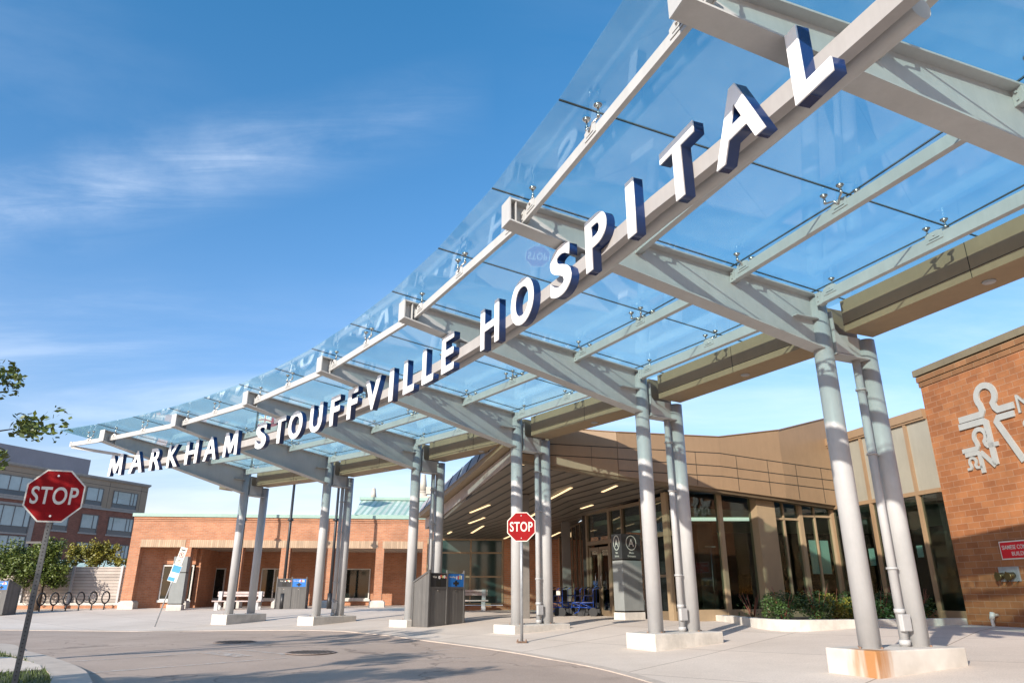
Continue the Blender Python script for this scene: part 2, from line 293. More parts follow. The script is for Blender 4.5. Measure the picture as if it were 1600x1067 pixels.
def rusty_concrete(name, cx, cy, dx, dy):
    """cast concrete with one rust run below the column foot; (cx,cy) its place, measured along direction (dx,dy)"""
    m, nt, n, l, out = nodes(name)
    p = n.new("ShaderNodeBsdfPrincipled"); l.new(p.outputs[0], out.inputs[0]); p.inputs['Roughness'].default_value = .9
    geo = n.new("ShaderNodeNewGeometry")
    a = n.new("ShaderNodeTexNoise"); a.inputs['Scale'].default_value = 2.4; a.inputs['Detail'].default_value = 9; l.new(geo.outputs['Position'], a.inputs[0])
    r = n.new("ShaderNodeValToRGB"); l.new(a.outputs[0], r.inputs[0])
    r.color_ramp.elements[0].position = .3; r.color_ramp.elements[0].color = (.45, .41, .36, 1); r.color_ramp.elements[1].position = .7; r.color_ramp.elements[1].color = (.64, .59, .53, 1)
    d = n.new("ShaderNodeVectorMath"); d.operation = 'DISTANCE'
    mz = n.new("ShaderNodeVectorMath"); mz.operation = 'MULTIPLY'; mz.inputs[1].default_value = (1, 1, .12); l.new(geo.outputs['Position'], mz.inputs[0])
    l.new(mz.outputs[0], d.inputs[0]); d.inputs[1].default_value = (cx, cy, .02)
    nb = n.new("ShaderNodeTexNoise"); nb.inputs['Scale'].default_value = 7; nb.inputs['Detail'].default_value = 6; mzz = n.new("ShaderNodeVectorMath"); mzz.operation = 'MULTIPLY'; mzz.inputs[1].default_value = (1, 1, .15)
    l.new(geo.outputs['Position'], mzz.inputs[0]); l.new(mzz.outputs[0], nb.inputs[0])
    ad = n.new("ShaderNodeMath"); ad.operation = 'MULTIPLY_ADD'; l.new(nb.outputs[0], ad.inputs[0]); ad.inputs[1].default_value = .75; l.new(d.outputs['Value'], ad.inputs[2])
    mr = n.new("ShaderNodeMapRange"); l.new(ad.outputs[0], mr.inputs[0]); mr.inputs[1].default_value = .46; mr.inputs[2].default_value = .74; mr.inputs[3].default_value = .92; mr.inputs[4].default_value = 0
    mx_ = n.new("ShaderNodeMixRGB"); l.new(mr.outputs[0], mx_.inputs[0]); l.new(r.outputs[0], mx_.inputs[1]); mx_.inputs[2].default_value = (.36, .15, .035, 1)
    l.new(mx_.outputs[0], p.inputs['Base Color'])
    return m

# ---------------------------------------------------------------- mesh builder
class MB:
    def __init__(s): s.v = []; s.f = []; s.m = []; s.sm = []
    def add(s, vs, fs, mi=0, smooth=False):
        o = len(s.v); s.v += [Vector(x) for x in vs]
        for q in fs: s.f.append([o + i for i in q]); s.m.append(mi); s.sm.append(smooth)
        return s
    def quad(s, a, b, c, d, mi=0): return s.add([a, b, c, d], [(0, 1, 2, 3)], mi)
    def hexa(s, p, mi=0):   # 8 points: bottom 4 ccw, top 4 ccw
        return s.add(p, [(3, 2, 1, 0), (4, 5, 6, 7), (0, 1, 5, 4), (1, 2, 6, 5), (2, 3, 7, 6), (3, 0, 4, 7)], mi)
    def box(s, x0, x1, y0, y1, z0, z1, mi=0):
        return s.hexa([(x0, y0, z0), (x1, y0, z0), (x1, y1, z0), (x0, y1, z0), (x0, y0, z1), (x1, y0, z1), (x1, y1, z1), (x0, y1, z1)], mi)
    def bar(s, a, b, w, h, mi=0, up=(0, 0, 1)):
        a = Vector(a); b = Vector(b); d = (b - a).normalized(); up = Vector(up); r = d.cross(up).normalized(); u = r.cross(d).normalized()
        P = []
        for q in (a, b): P += [q - r * w / 2 - u * h / 2, q + r * w / 2 - u * h / 2, q + r * w / 2 + u * h / 2, q - r * w / 2 + u * h / 2]
        return s.add(P, [(0, 1, 2, 3), (7, 6, 5, 4), (0, 4, 5, 1), (1, 5, 6, 2), (2, 6, 7, 3), (3, 7, 4, 0)], mi)
    def cyl(s, a, b, r0, r1=None, n=12, mi=0, caps=True, smooth=True):
        a = Vector(a); b = Vector(b); r1 = r0 if r1 is None else r1; d = (b - a).normalized()
        x = d.orthogonal().normalized(); y = d.cross(x)
        P = [a + (x * math.cos(2 * math.pi * i / n) + y * math.sin(2 * math.pi * i / n)) * r0 for i in range(n)]
        P += [b + (x * math.cos(2 * math.pi * i / n) + y * math.sin(2 * math.pi * i / n)) * r1 for i in range(n)]
        s.add(P, [(i, (i + 1) % n, n + (i + 1) % n, n + i) for i in range(n)], mi, smooth)
        if caps:
            o = len(s.v) - 2 * n
            s.f.append([o + i for i in range(n)][::-1]); s.f.append([o + n + i for i in range(n)]); s.m += [mi, mi]; s.sm += [False, False]
        return s
    def tube(s, pts, r, n=8, mi=0):
        pts = [Vector(p) for p in pts]; rings = []; N = len(pts); x = None
        for i, p in enumerate(pts):
            d = (pts[min(i + 1, N - 1)] - pts[max(i - 1, 0)]).normalized()
            if x is None: x = d.orthogonal().normalized()
            x = (x - d * x.dot(d)).normalized(); y = d.cross(x)
            rr = r[i] if isinstance(r, (list, tuple)) else r
            rings.append([p + (x * math.cos(2 * math.pi * k / n) + y * math.sin(2 * math.pi * k / n)) * rr for k in range(n)])
        P = [q for R_ in rings for q in R_]; F_ = []
        for i in range(N - 1):
            for k in range(n): F_.append((i * n + k, i * n + (k + 1) % n, (i + 1) * n + (k + 1) % n, (i + 1) * n + k))
        s.add(P, F_, mi, True); o = len(s.v) - len(P)
        s.f.append([o + k for k in range(n)][::-1]); s.f.append([o + (N - 1) * n + k for k in range(n)]); s.m += [mi, mi]; s.sm += [False, False]
        return s
    def prism(s, poly, org, ex, ey, ez, d0, d1, mi=0):
        """2-D polygon in the (ex,ey) plane through org, extruded along ez from d0 to d1"""
        org = Vector(org); ex = Vector(ex); ey = Vector(ey); ez = Vector(ez); n = len(poly)
        P = [org + ex * p[0] + ey * p[1] + ez * d0 for p in poly] + [org + ex * p[0] + ey * p[1] + ez * d1 for p in poly]
        fl = ex.cross(ey).dot(ez) > 0
        area = sum(poly[i][0] * poly[(i + 1) % n][1] - poly[(i + 1) % n][0] * poly[i][1] for i in range(n))
        if area < 0: fl = not fl
        if d1 < d0: fl = not fl
        F_ = [tuple(range(n))[::-1], tuple(range(n, 2 * n))] + [(i, (i + 1) % n, n + (i + 1) % n, n + i) for i in range(n)]
        if not fl: F_ = [f_[::-1] for f_ in F_]
        return s.add(P, F_, mi)
    def slab(s, poly, z0f, z1f, mi=0):
        """horizontal-ish slab over an xy polygon; z0f,z1f functions or lists of heights"""
        n = len(poly); gz = lambda f_, i: f_[i] if isinstance(f_, (list, tuple)) else (f_(*poly[i]) if callable(f_) else f_)
        area = sum(poly[i][0] * poly[(i + 1) % n][1] - poly[(i + 1) % n][0] * poly[i][1] for i in range(n))
        P = [(poly[i][0], poly[i][1], gz(z0f, i)) for i in range(n)] + [(poly[i][0], poly[i][1], gz(z1f, i)) for i in range(n)]
        F_ = [tuple(range(n))[::-1], tuple(range(n, 2 * n))] + [(i, (i + 1) % n, n + (i + 1) % n, n + i) for i in range(n)]
        if area < 0: F_ = [f_[::-1] for f_ in F_]
        return s.add(P, F_, mi)
    def build(s, name, mats, parent=None, bevel=0., local=False):
        if not isinstance(mats, (list, tuple)): mats = [mats]
        me = bpy.data.meshes.new(name); off = Vector((0, 0, 0))
        if parent is not None and not local:
            q = parent
            while q is not None: off += q.location; q = q.parent
        me.from_pydata([tuple(v - off) for v in s.v], [], s.f)
        for m_ in mats: me.materials.append(m_)
        me.polygons.foreach_set('material_index', s.m); me.polygons.foreach_set('use_smooth', s.sm)
        uvl = me.uv_layers.new(name='UVMap'); Z = Vector((0, 0, 1))
        for p in me.polygons:
            nn = p.normal
            if abs(nn.z) < .7:
                t = Vector((-nn.y, nn.x, 0)).normalized()
                if abs(t.x) > abs(t.y) and t.x < 0 or abs(t.y) >= abs(t.x) and t.y < 0: t = -t
                for li in p.loop_indices:
                    c = me.vertices[me.loops[li].vertex_index].co + off; uvl.data[li].uv = (c.dot(t), c.z)
            else:
                for li in p.loop_indices:
                    c = me.vertices[me.loops[li].vertex_index].co + off; uvl.data[li].uv = (c.x, c.y)
        me.update()
        o = bpy.data.objects.new(name, me); COL.objects.link(o)
        if parent is not None: o.parent = parent
        if bevel:
            b = o.modifiers.new('bevel', 'BEVEL'); b.width = bevel; b.segments = 2; b.limit_method = 'ANGLE'
        return o
def tag(o, label=None, cat=None, group=None, kind=None):
    if label: o['label'] = label
    if cat: o['category'] = cat
    if group: o['group'] = group
    if kind: o['kind'] = kind
    return o
def empty(name, loc, label, cat, group=None, rz=0.):
    o = bpy.data.objects.new(name, None); COL.objects.link(o); o.location = loc; o.rotation_euler = (0, 0, rz); o.empty_display_size = .2
    return tag(o, label, cat, group)
def copy_tree(o, parent=None):
    c = o.copy(); COL.objects.link(c); c.parent = parent
    for ch in list(o.children): copy_tree(ch, c)
    return c
class Frame:
    """vertical wall frame: s along the wall, d away from the viewer, z up"""
    def __init__(f, A, B, back=None):
        f.A = Vector((*A, 0)); B = Vector((*B, 0)); f.L = (B - f.A).length; f.e = (B - f.A).normalized()
        n = Vector((-f.e.y, f.e.x, 0)); ref = Vector(back) if back else f.A
        if n.dot(ref) < 0: n = -n
        f.n = n
    def p(f, s, d, z): return f.A + f.e * s + f.n * d + Vector((0, 0, z))
    def box(f, mb, s0, s1, d0, d1, z0, z1, mi=0):
        P = [f.p(s0, d0, z0), f.p(s1, d0, z0), f.p(s1, d1, z0), f.p(s0, d1, z0), f.p(s0, d0, z1), f.p(s1, d0, z1), f.p(s1, d1, z1), f.p(s0, d1, z1)]
        if f.e.cross(f.n).z * (s1 - s0) * (d1 - d0) < 0: P = [P[1], P[0], P[3], P[2], P[5], P[4], P[7], P[6]]
        mb.hexa(P, mi); return mb
def text_mesh(body, width=None, height=None, depth=.01, bold=0., smooth_res=6, spacing=1.0):
    """lettering as plain mesh data in its own xy plane, centred on x, its base on y = 0"""
    if body == 'M':      # splayed capital M drawn by hand, so that its narrow strokes stay open
        P_ = [(0, 0), (.06, 1), (.25, 1), (.5, .44), (.75, 1), (.94, 1), (1, 0), (.825, 0), (.79, .60), (.575, .12), (.425, .12), (.21, .60), (.175, 0)][::-1]
        q = MB(); q.prism([((x - .5) * width, y * height) for x, y in P_], (0, 0, 0), (1, 0, 0), (0, 1, 0), (0, 0, 1), -depth / 2, depth / 2)
        me = bpy.data.meshes.new('t'); me.from_pydata([tuple(v) for v in q.v], [], q.f); return me
    cu = bpy.data.curves.new('t', 'FONT'); cu.body = body; cu.size = 1; cu.extrude = depth / 2; cu.offset = bold; cu.resolution_u = smooth_res
    cu.align_x = 'CENTER'; cu.space_character = spacing
    ob = bpy.data.objects.new('t', cu); COL.objects.link(ob); bpy.context.view_layer.update()
    dg = bpy.context.evaluated_depsgraph_get(); me = bpy.data.meshes.new_from_object(ob.evaluated_get(dg), depsgraph=dg)
    bpy.data.objects.remove(ob); bpy.data.curves.remove(cu)
    xs = [v.co.x for v in me.vertices]; ys = [v.co.y for v in me.vertices]; x0, x1, y0, y1 = min(xs), max(xs), min(ys), max(ys)
    sx = width / (x1 - x0) if width else None; sy = height / (y1 - y0) if height else None
    sx = sx or sy; sy = sy or sx
    for v in me.vertices: v.co.x = (v.co.x - (x0 + x1) / 2) * sx; v.co.y = (v.co.y - y0) * sy
    return me
def put_text(body, parent, org, ex, ez, material, width=None, height=None, depth=.006, bold=0., name='lettering', local=False, spacing=1.0):
    me = text_mesh(body, width, height, depth, bold, spacing=spacing); ex = Vector(ex).normalized(); ez = Vector(ez).normalized(); ey = ez.cross(ex)
    mtx = Matrix((ex, ey, ez)).transposed().to_4x4(); mtx.translation = Vector(org)
    if parent is not None and not local:
        q = parent; o_ = Vector((0, 0, 0))
        while q is not None: o_ += q.location; q = q.parent
        mtx.translation = Vector(org) - o_
    me.transform(mtx); me.materials.clear(); me.materials.append(material); me.name = name
    o = bpy.data.objects.new(name, me); COL.objects.link(o); o.parent = parent
    return o
Zv = Vector((0, 0, 1))

# ================================================================ GROUND, ROAD, ISLAND
def strip_mesh(inner, outer, nrow, dz, name, material, power=1.0):
    mb = MB(); n = len(inner); V = []
    for j in range(nrow + 1):
        t = (j / nrow) ** power
        for i in range(n):
            x = inner[i][0] + (outer[i][0] - inner[i][0]) * t; y = inner[i][1] + (outer[i][1] - inner[i][1]) * t
            V.append((x, y, g(x, y) + dz))
    Fs = [(j * n + i, j * n + i + 1, (j + 1) * n + i + 1, (j + 1) * n + i) for j in range(nrow) for i in range(n - 1)]
    mb.add(V, Fs)
    o = mb.build(name, material)
    me = o.data
    if me.polygons[0].normal.z < 0: me.flip_normals()
    return tag(o, kind='structure')
curb = [(-80, 25.4), (-60, 25.3), (-40, 25.1), (-30, 25.0), (-24, 24.9), (-19, 24.75), (-16.66, 24.64), (-14.4, 24.35), (-12, 24.0), (-9.3, 23.3), (-7.3, 22.4), (-5.7, 21.4), (-4.5, 20.3), (-3.1, 18.6), (-2.2, 17.3),
        (-1.35, 16.05), (-.65, 15.15), (0.05, 14.2), (.6, 13.3), (1.1, 12.4), (1.52, 11.4), (1.91, 10.07), (2.15, 8.8), (2.35, 7), (2.5, 4), (2.6, 0), (2.6, -6), (2.6, -14), (2.6, -30)]
outer = [(-80, 70), (-60, 70), (-46, 70), (-38, 70), (-32, 70), (-26, 70), (-22, 70), (-18, 70), (-14, 70), (-10, 70), (-6, 70), (-2, 70), (2, 70), (6, 70), (10, 70),
         (14, 70), (18, 66), (22, 60), (26, 54), (30, 46), (32, 38), (34, 30), (35, 22), (36, 16), (36, 8), (36, 0), (36, -6), (36, -14), (36, -30)]
strip_mesh(curb, outer, 46, .014, 'sidewalk', side_m, 1.25)
strip_mesh(curb, [(x, -40 if x < 2 else -40) if i < 22 else (2.0 - (i - 21) * .6 - 60, y) for i, (x, y) in enumerate(curb)], 60, .004, 'road', asph_m, 1.1)
mb = MB(); mb.quad((-700, -500, -.6), (700, -500, -.6), (700, 1200, -.6), (-700, 1200, -.6)); tag(mb.build('ground', mat('far_ground', (.16, .15, .11), .95, .2, .05)), kind='structure')
# kerb strip along the flush edge of the pavement
mb = MB(); V = []
def offs(poly, d):
    r = []
    for i, p in enumerate(poly):
        a = Vector(poly[max(i - 1, 0)]); b = Vector(poly[min(i + 1, len(poly) - 1)]); t = (b - a).normalized(); nrm = Vector((-t.y, t.x)); r.append((p[0] + nrm.x * d, p[1] + nrm.y * d))
    return r
def dense(poly, k=6):
    """smooth curve through the points (Catmull-Rom)"""
    out = []
    for i in range(len(poly) - 1):
        p0 = Vector(poly[max(i - 1, 0)]); p1 = Vector(poly[i]); p2 = Vector(poly[i + 1]); p3 = Vector(poly[min(i + 2, len(poly) - 1)])
        for j in range(k):
            t = j / k; out.append(tuple(.5 * ((2 * p1) + (p2 - p0) * t + (2 * p0 - 5 * p1 + 4 * p2 - p3) * t * t + (3 * p1 - p0 - 3 * p2 + p3) * t ** 3)))
    out.append(tuple(poly[-1])); return out
def band(poly, d0, d1, zb, zt, name, material, gf=None):
    gf = gf or g
    a = offs(poly, d0); b = offs(poly, d1); n = len(poly); V = []
    for q, z in ((a, zb), (b, zb), (b, zt), (a, zt)): V += [(x, y, gf(x, y) + z) for x, y in q]
    F_ = []
    for i in range(n - 1):
        for k in range(4):
            k2 = (k + 1) % 4; F_.append((k * n + i, k * n + i + 1, k2 * n + i + 1, k2 * n + i))
    F_ += [(0, n, 2 * n, 3 * n), (n - 1, 4 * n - 1, 3 * n - 1, 2 * n - 1)]
    mb = MB(); mb.add(V, F_); o = mb.build(name, material)
    bm = bmesh.new(); bm.from_mesh(o.data); bmesh.ops.recalc_face_normals(bm, faces=bm.faces); bm.to_mesh(o.data); bm.free()
    return o
tag(band(dense(curb[5:25], 4), -.10, .06, -.1, .017, 'kerb', kerbmat), kind='structure')
# island at the left with grass, its kerb and a small path
isl = [(-20, 16.4), (-14, 16.6), (-12, 16.5), (-10.9, 16.24), (-10.2, 15.7), (-9.28, 14.5), (-8.02, 13.2), (-6.95, 12.0), (-6.03, 10.86), (-5.45, 10.0), (-4.7, 8.7), (-4.3, 7.3), (-4.1, 5), (-4.1, 2)]
isl_d = dense(isl, 4)
tag(band(isl_d, -.45, -.02, -.12, .03, 'kerb', kerbmat, lambda x, y: -.03), kind='structure')
inner = offs(isl_d, -.45)
mb = MB(); poly = inner + [(-20, 2)]; mb.slab(poly, -.15, -.01); o = mb.build('verge', mat('turf', (.06, .07, .022), .95, .35, 5, bump=.6))
bm = bmesh.new(); bm.from_mesh(o.data); bmesh.ops.recalc_face_normals(bm, faces=bm.faces); bm.to_mesh(o.data); bm.free(); tag(o, kind='structure')
def in_poly(x, y, P):
    c = False; j = len(P) - 1
    for i in range(len(P)):
        if (P[i][1] > y) != (P[j][1] > y) and x < (P[j][0] - P[i][0]) * (y - P[i][1]) / (P[j][1] - P[i][1]) + P[i][0]: c = not c
        j = i
    return c
path_poly = [(-12.5, 11.3), (-6.55, 10.62), (-5.75, 9.55), (-11.5, 10.1)]
path_poly = [(-14.5, 13.2), (-8.35, 12.75), (-7.0, 11.4), (-6.55, 10.75), (-6.9, 10.3), (-13.5, 10.7)]
mb = MB(); mb.slab(path_poly, -.10, .006); tag(mb.build('path', side_m), kind='structure')
mb = MB()
for k in range(52000):
    x = random.uniform(-15, -4.2); y = random.uniform(4.5, 16.2)
    if x < -1.35 * y: continue
    if not in_poly(x, y, poly) or in_poly(x, y, path_poly): continue
    h = random.uniform(.035, .085); a = random.uniform(0, 6.28); w = .007; dx, dy = math.cos(a) * w, math.sin(a) * w; lx_, ly_ = random.uniform(-.035, .035), random.uniform(-.035, .035)
    mb.add([(x - dx, y - dy, -.012), (x + dx, y + dy, -.012), (x + lx_, y + ly_, -.01 + h)], [(0, 1, 2)])
tag(mb.build('grass', grass_m), 'short green grass on the kerbed island at the left', 'grass', kind='stuff')
# road markings (worn) and drains
def line(mb, a, b, w, dz=.010):
    a = Vector((*a, 0)); b = Vector((*b, 0)); d = (b - a).normalized(); n = Vector((-d.y, d.x, 0)) * w / 2; N = 8
    for i in range(N):
        p = a.lerp(b, i / N); q = a.lerp(b, (i + 1) / N)
        mb.add([(*(p - n).xy, g(p.x, p.y) + dz), (*(q - n).xy, g(q.x, q.y) + dz), (*(q + n).xy, g(q.x, q.y) + dz), (*(p + n).xy, g(p.x, p.y) + dz)], [(0, 1, 2, 3)])
mb = MB()
line(mb, (-7.3, 12.65), (-5.2, 14.8), .13); line(mb, (-6.05, 11.05), (-3.9, 13.2), .13)
line(mb, (-5.2, 14.8), (-4.1, 13.8), .13); line(mb, (-5.6, 14.2), (-4.7, 13.4), .38, .014)
line(mb, (-3.3, 16.0), (-2.3, 16.5), .10); line(mb, (-1.7, 14.3), (-1.1, 15.0), .10); line(mb, (-4.8, 17.9), (-3.7, 18.3), .09); line(mb, (-1.4, 13.1), (-.7, 13.3), .08)
tag(mb.build('road_markings', paint_m), kind='structure')
def drain(x, y, label):
    t = empty('storm_drain', (x, y, g(x, y)), label, 'drain', 'round storm drain covers in the road')
    mb = MB(); mb.cyl((x, y, g(x, y) + .004), (x, y, g(x, y) + .016), .46, n=28); mb.build('cover', mat('cast_iron', (.26, .20, .17), .6, .3, 20), t)
    mb = MB()
    for i in range(-5, 6):
        for j in range(-3, 4):
            if (i * .075) ** 2 + (j * .11) ** 2 < .16:
                mb.box(x + i * .075 - .022, x + i * .075 + .022, y + j * .11 - .035, y + j * .11 + .035, g(x, y) + .017, g(x, y) + .020)
    mb.build('slots', seam, t)
drain(-6.19, 17.0, 'farther round drain cover in the asphalt, nearer the kerb'); drain(-3.72, 14.15, 'nearer round drain cover in the asphalt, closer to the tree shadow')

# ================================================================ CANOPY
NB = 8
can = empty('glass_canopy', pol(RC, az(3), 0), 'long curved glass entrance canopy on pale grey tubular columns and tapered steel beams', 'canopy')
def topz(R): return 5.81 - (R - 30.8) * .078
def glz(R): return 5.95 - .075 * (R - 30.6)
def Rf(a): return 30.39 + (63.3 - a) * .0088
def radial(i): return Vector((math.cos(rad(az(i))), math.sin(rad(az(i))), 0))
def tang(i): return Vector((-math.sin(rad(az(i))), math.cos(rad(az(i))), 0))
LED = [-.50]   # overhang (in bays) of the left end
for i in range(NB):
    a = az(i); e = radial(i); t = tang(i)
    C0 = Vector((CX, CY, 0)); Rt = Rf(a) + .2
    # tapered I beam
    mb = MB(); Re = RC - .10
    zb = lambda R: 5.47 + (4.50 - 5.47) * (R - Rt) / (36.2 - Rt)
    mb.prism([(Rt + .01, zb(Rt) + .012), (Re, zb(Re) + .012), (Re, topz(Re) - .012), (Rt + .01, topz(Rt) - .012)], C0, e, Zv, t, -.011, .011)
    for (za, zz, w) in ((zb, 1, .25), (topz, -1, .25)):
        A_ = C0 + e * Rt + Zv * (za(Rt) + zz * .011); B_ = C0 + e * Re + Zv * (za(Re) + zz * .011); mb.bar(A_, B_, w, .022)
    mb.prism([(Rt - .006, zb(Rt) - .004), (Rt + .014, zb(Rt) - .004), (Rt + .014, topz(Rt) + .004), (Rt - .006, topz(Rt) + .004)], C0, e, Zv, t, -.128, .128)
    for Rs in (31.02, 36.0 - 10):
        if Rs > 30: mb.prism([(Rs, zb(Rs) + .022), (Rs + .012, zb(Rs) + .022), (Rs + .012, topz(Rs) - .022), (Rs, topz(Rs) - .022)], C0, e, Zv, t, -.11, .11)
    zl = 4.98
    mb.prism([(35.72, zl), (36.16, zl), (36.16, zl + .014), (35.72, zl + .014)], C0, e, Zv, t, -.11, .11)
    mb.build('beam', steel, can)
    # front and back columns
    f = pol(RC, a); bpt = pol(37.23, a)
    mb = MB(); mb.cyl((*f.xy, .30), (*f.xy, 5.37), .143, n=40); mb.cyl((*f.xy, 5.37), (*f.xy, 5.395), .143, .125, n=40); mb.build('column', col_paint, can)
    mb = MB(); mb.cyl((*bpt.xy, .30), (*bpt.xy, 4.80), .143, n=40); mb.build('column', col_paint, can)
    # stub beam joining the pair, with gusset
    mb = MB()
    mb.prism([(36.40, 4.46), (37.12, 4.46), (37.12, 4.83), (36.40, 4.83)], C0, e, Zv, t, -.011, .011)
    mb.prism([(36.40, 4.44), (37.12, 4.44), (37.12, 4.462), (36.40, 4.462)], C0, e, Zv, t, -.13, .13)
    mb.prism([(36.425, 4.44), (36.449, 4.44), (36.449, 5.14), (36.425, 5.14)], C0, e, Zv, t, -.13, .13)
    mb.prism([(36.449, 4.475), (36.80, 4.475), (36.449, 4.86)], C0, e, Zv, t, -.125, -.105); mb.prism([(36.449, 4.475), (36.80, 4.475), (36.449, 4.86)], C0, e, Zv, t, .105, .125)
    mb.build('stub_beam', steel, can)
    # rain pipe with clean-out box
    if i > 0:
        pp = pol(36.955, a); mb = MB(); mb.cyl((*pp.xy, .30), (*pp.xy, 4.46), .060, n=24)
        for zc_ in (1.32, 2.95, 3.95):
            mb.cyl((*pp.xy, zc_), (*pp.xy, zc_ + .03), .078, n=24); q = pp + e * .03; mb.bar((*q.xy, zc_ + .015), (*(pp + e * .15).xy, zc_ + .015), .03, .03)
        mb.cyl((*pp.xy, .33), (*pp.xy, .40), .074, n=24); mb.cyl((*pp.xy, .74), (*pp.xy, .80), .07, n=24)
        o = mb.build('rain_pipe', col_paint, can)
        mb = MB(); q = pp - e * .02 + t * -.075; m2 = Vector((*q.xy, .62)); mb.bar(m2 - Zv * .11, m2 + Zv * .11, .17, .07, up=t); mb.build('cleanout_box', col_paint, o, .012)
ends = [(-.52, 0)] + [(i, i + 1) for i in range(NB - 1)]
def ring_pt(R, k, z): return pol(R, A0 + DA * k, z)
for (k0, k1) in ends:
    for nm, Rr, zc_, hh, ww in (('A', None, 5.585, .13, .06), ('C', 32.95, None, .15, .09), ('B', 34.62, None, .15, .09), ('D', 36.17, None, .17, .09)):
        if k0 < 0 and nm != 'A': continue
        R0 = Rf(A0 + DA * k0) + .45 if nm == 'A' else Rr; R1 = Rf(A0 + DA * k1) + .45 if nm == 'A' else Rr
        z0 = zc_ if zc_ else topz(Rr) - .10
        if nm == 'D': z0 = 5.265
        p0 = ring_pt(R0, k0, z0); p1 = ring_pt(R1, k1, z0); d = (p1 - p0).normalized(); off1 = .15 if nm == 'D' else .012
        if k0 >= 0: p0 = p0 + d * off1
        p1 = p1 - d * off1
        mb = MB(); mb.bar(p0, p1, ww, hh)
        # end connection plates with bolts
        for q, s_ in ((p0, 1), (p1, -1)):
            c_ = q + d * s_ * .06
            n_ = d.cross(Zv).normalized()
            for ss in (-1, 1): mb.bar(c_ - d * .055 + n_ * ss * (ww / 2 + .006), c_ + d * .055 + n_ * ss * (ww / 2 + .006), .012, hh + .03)
            for bz in (-.04, .04): mb.cyl(c_ + n_ * (ww / 2 + .012) + Zv * bz, c_ + n_ * (ww / 2 + .028) + Zv * bz, .013, n=6, smooth=False); mb.cyl(c_ - n_ * (ww / 2 + .012) + Zv * bz, c_ - n_ * (ww / 2 + .028) + Zv * bz, .013, n=6, smooth=False)
        mb.build('purlin', steel, can)
        # point-fixed glass fittings
        L_ = (p1 - p0).length
        for tt in ((.5,) if k0 < 0 else (.0, .5, 1.0)):
            if tt == 0: c_ = p0 + d * .30
            elif tt == 1: c_ = p1 - d * .30
            else: c_ = p0.lerp(p1, .5)
            n_ = d.cross(Zv).normalized(); inw = -n_ if (c_ - Vector((CX, CY, c_.z))).normalized().dot(n_) > 0 else n_   # inw points to the ring centre
            mb = MB(); st_ = c_ + Zv * (hh / 2)
            pts = [(-.12, -.085), (.12, -.085), (.12, .02), (.05, .045), (-.05, .045), (-.12, .02)]
            pm = MB(); pm.prism(pts, st_ + inw * (ww / 2 + .001), d, Zv, inw, 0, .010); pm.build('fitting_plate', steel, can)
            pm = MB(); pm.bar(st_ + inw * (ww / 2 + .0125) - d * .075 - Zv * .055, st_ + inw * (ww / 2 + .0125) + d * .075 - Zv * .055, .003, .007); pm.build('slot', seam, can)
            heads = []
            if nm == 'A': heads = [(-.13, .0), (.13, .0)] if tt == .5 else [(0, 0)]
            elif nm == 'D': heads = [(-.13, .02), (.13, .02)] if tt == .5 else [(0, .02)]
            else: heads = [(-.13, .13), (.13, .13), (-.13, -.13), (.13, -.13)] if tt == .5 else [(0, .13), (0, -.13)]
            Rc_ = (Vector((c_.x, c_.y)) - Vector((CX, CY))).length
            for (u_, v_) in heads:
                base = st_ + Zv * .06; hp = st_ + d * u_ - inw * v_; Rh = (Vector((hp.x, hp.y)) - Vector((CX, CY))).length; zt_ = glz(Rh) - .012
                kn = Vector((hp.x, hp.y, max(st_.z + .045, zt_ - .16)))
                mb.tube([st_ + inw * .05 - Zv * .02, st_ + Zv * .03 + (kn - st_) * .35 + inw * .03, Vector((kn.x, kn.y, kn.z))], .013, 8)
                mb.cyl(kn - Zv * .01, Vector((kn.x, kn.y, zt_ - .02)), .0115, n=8); mb.cyl(Vector((kn.x, kn.y, kn.z)), Vector((kn.x, kn.y, kn.z + .05)), .019, n=8)
                mb.cyl(Vector((kn.x, kn.y, zt_ - .035)), Vector((kn.x, kn.y, zt_ - .006)), .024, .047, n=14); mb.cyl(Vector((kn.x, kn.y, zt_ - .010)), Vector((kn.x, kn.y, zt_ - .001)), .047, n=14)
            mb.build('spider_fitting', stainless, can)
    # khaki gutter box between the columns
    if k0 >= 0:
        for (r0, r1, za, zt_, nm_) in ((36.63, 37.26, 4.80, 5.22, 'gutter_box'),):
            p = [ring_pt(36.66, k0, 0), ring_pt(36.66, k1, 0), ring_pt(37.27, k1, 0), ring_pt(37.27, k0, 0)]
            d = (p[1] - p[0]).normalized(); cut = d * .135
            q = [p[0] + cut, p[1] - cut, p[2] - cut, p[3] + cut]; mb = MB(); mb.slab([tuple(x.xy) for x in q], 4.83, 5.34)
            inn = (q[3] - q[0]).normalized()
            mb.slab([tuple((q[3] - inn * .05).xy), tuple((q[2] - inn * .05).xy), tuple((q[2]).xy), tuple((q[3]).xy)], 5.341, 5.43)
            o = mb.build('gutter_box', khaki, can)
            mb = MB(); fn = -inn
            mb.bar(q[0] + fn * .001 + Zv * 4.945, q[1] + fn * .001 + Zv * 4.945, .006, .007)
            mid = q[0].lerp(q[1], .5) + fn * .001; mb.bar(mid + Zv * 4.83, mid + Zv * 5.34, .007, .006, up=fn)
            mb.build('panel_joint', seam, o)
            c_ = (q[0] + q[1] + q[2] + q[3]) / 4; mb = MB(); mb.cyl((c_.x, c_.y, 4.812), (c_.x, c_.y, 4.829), .075, .085, n=24); mb.cyl((c_.x, c_.y, 4.806), (c_.x, c_.y, 4.811), .055, n=24)
            mb.build('downlight', alu, o)
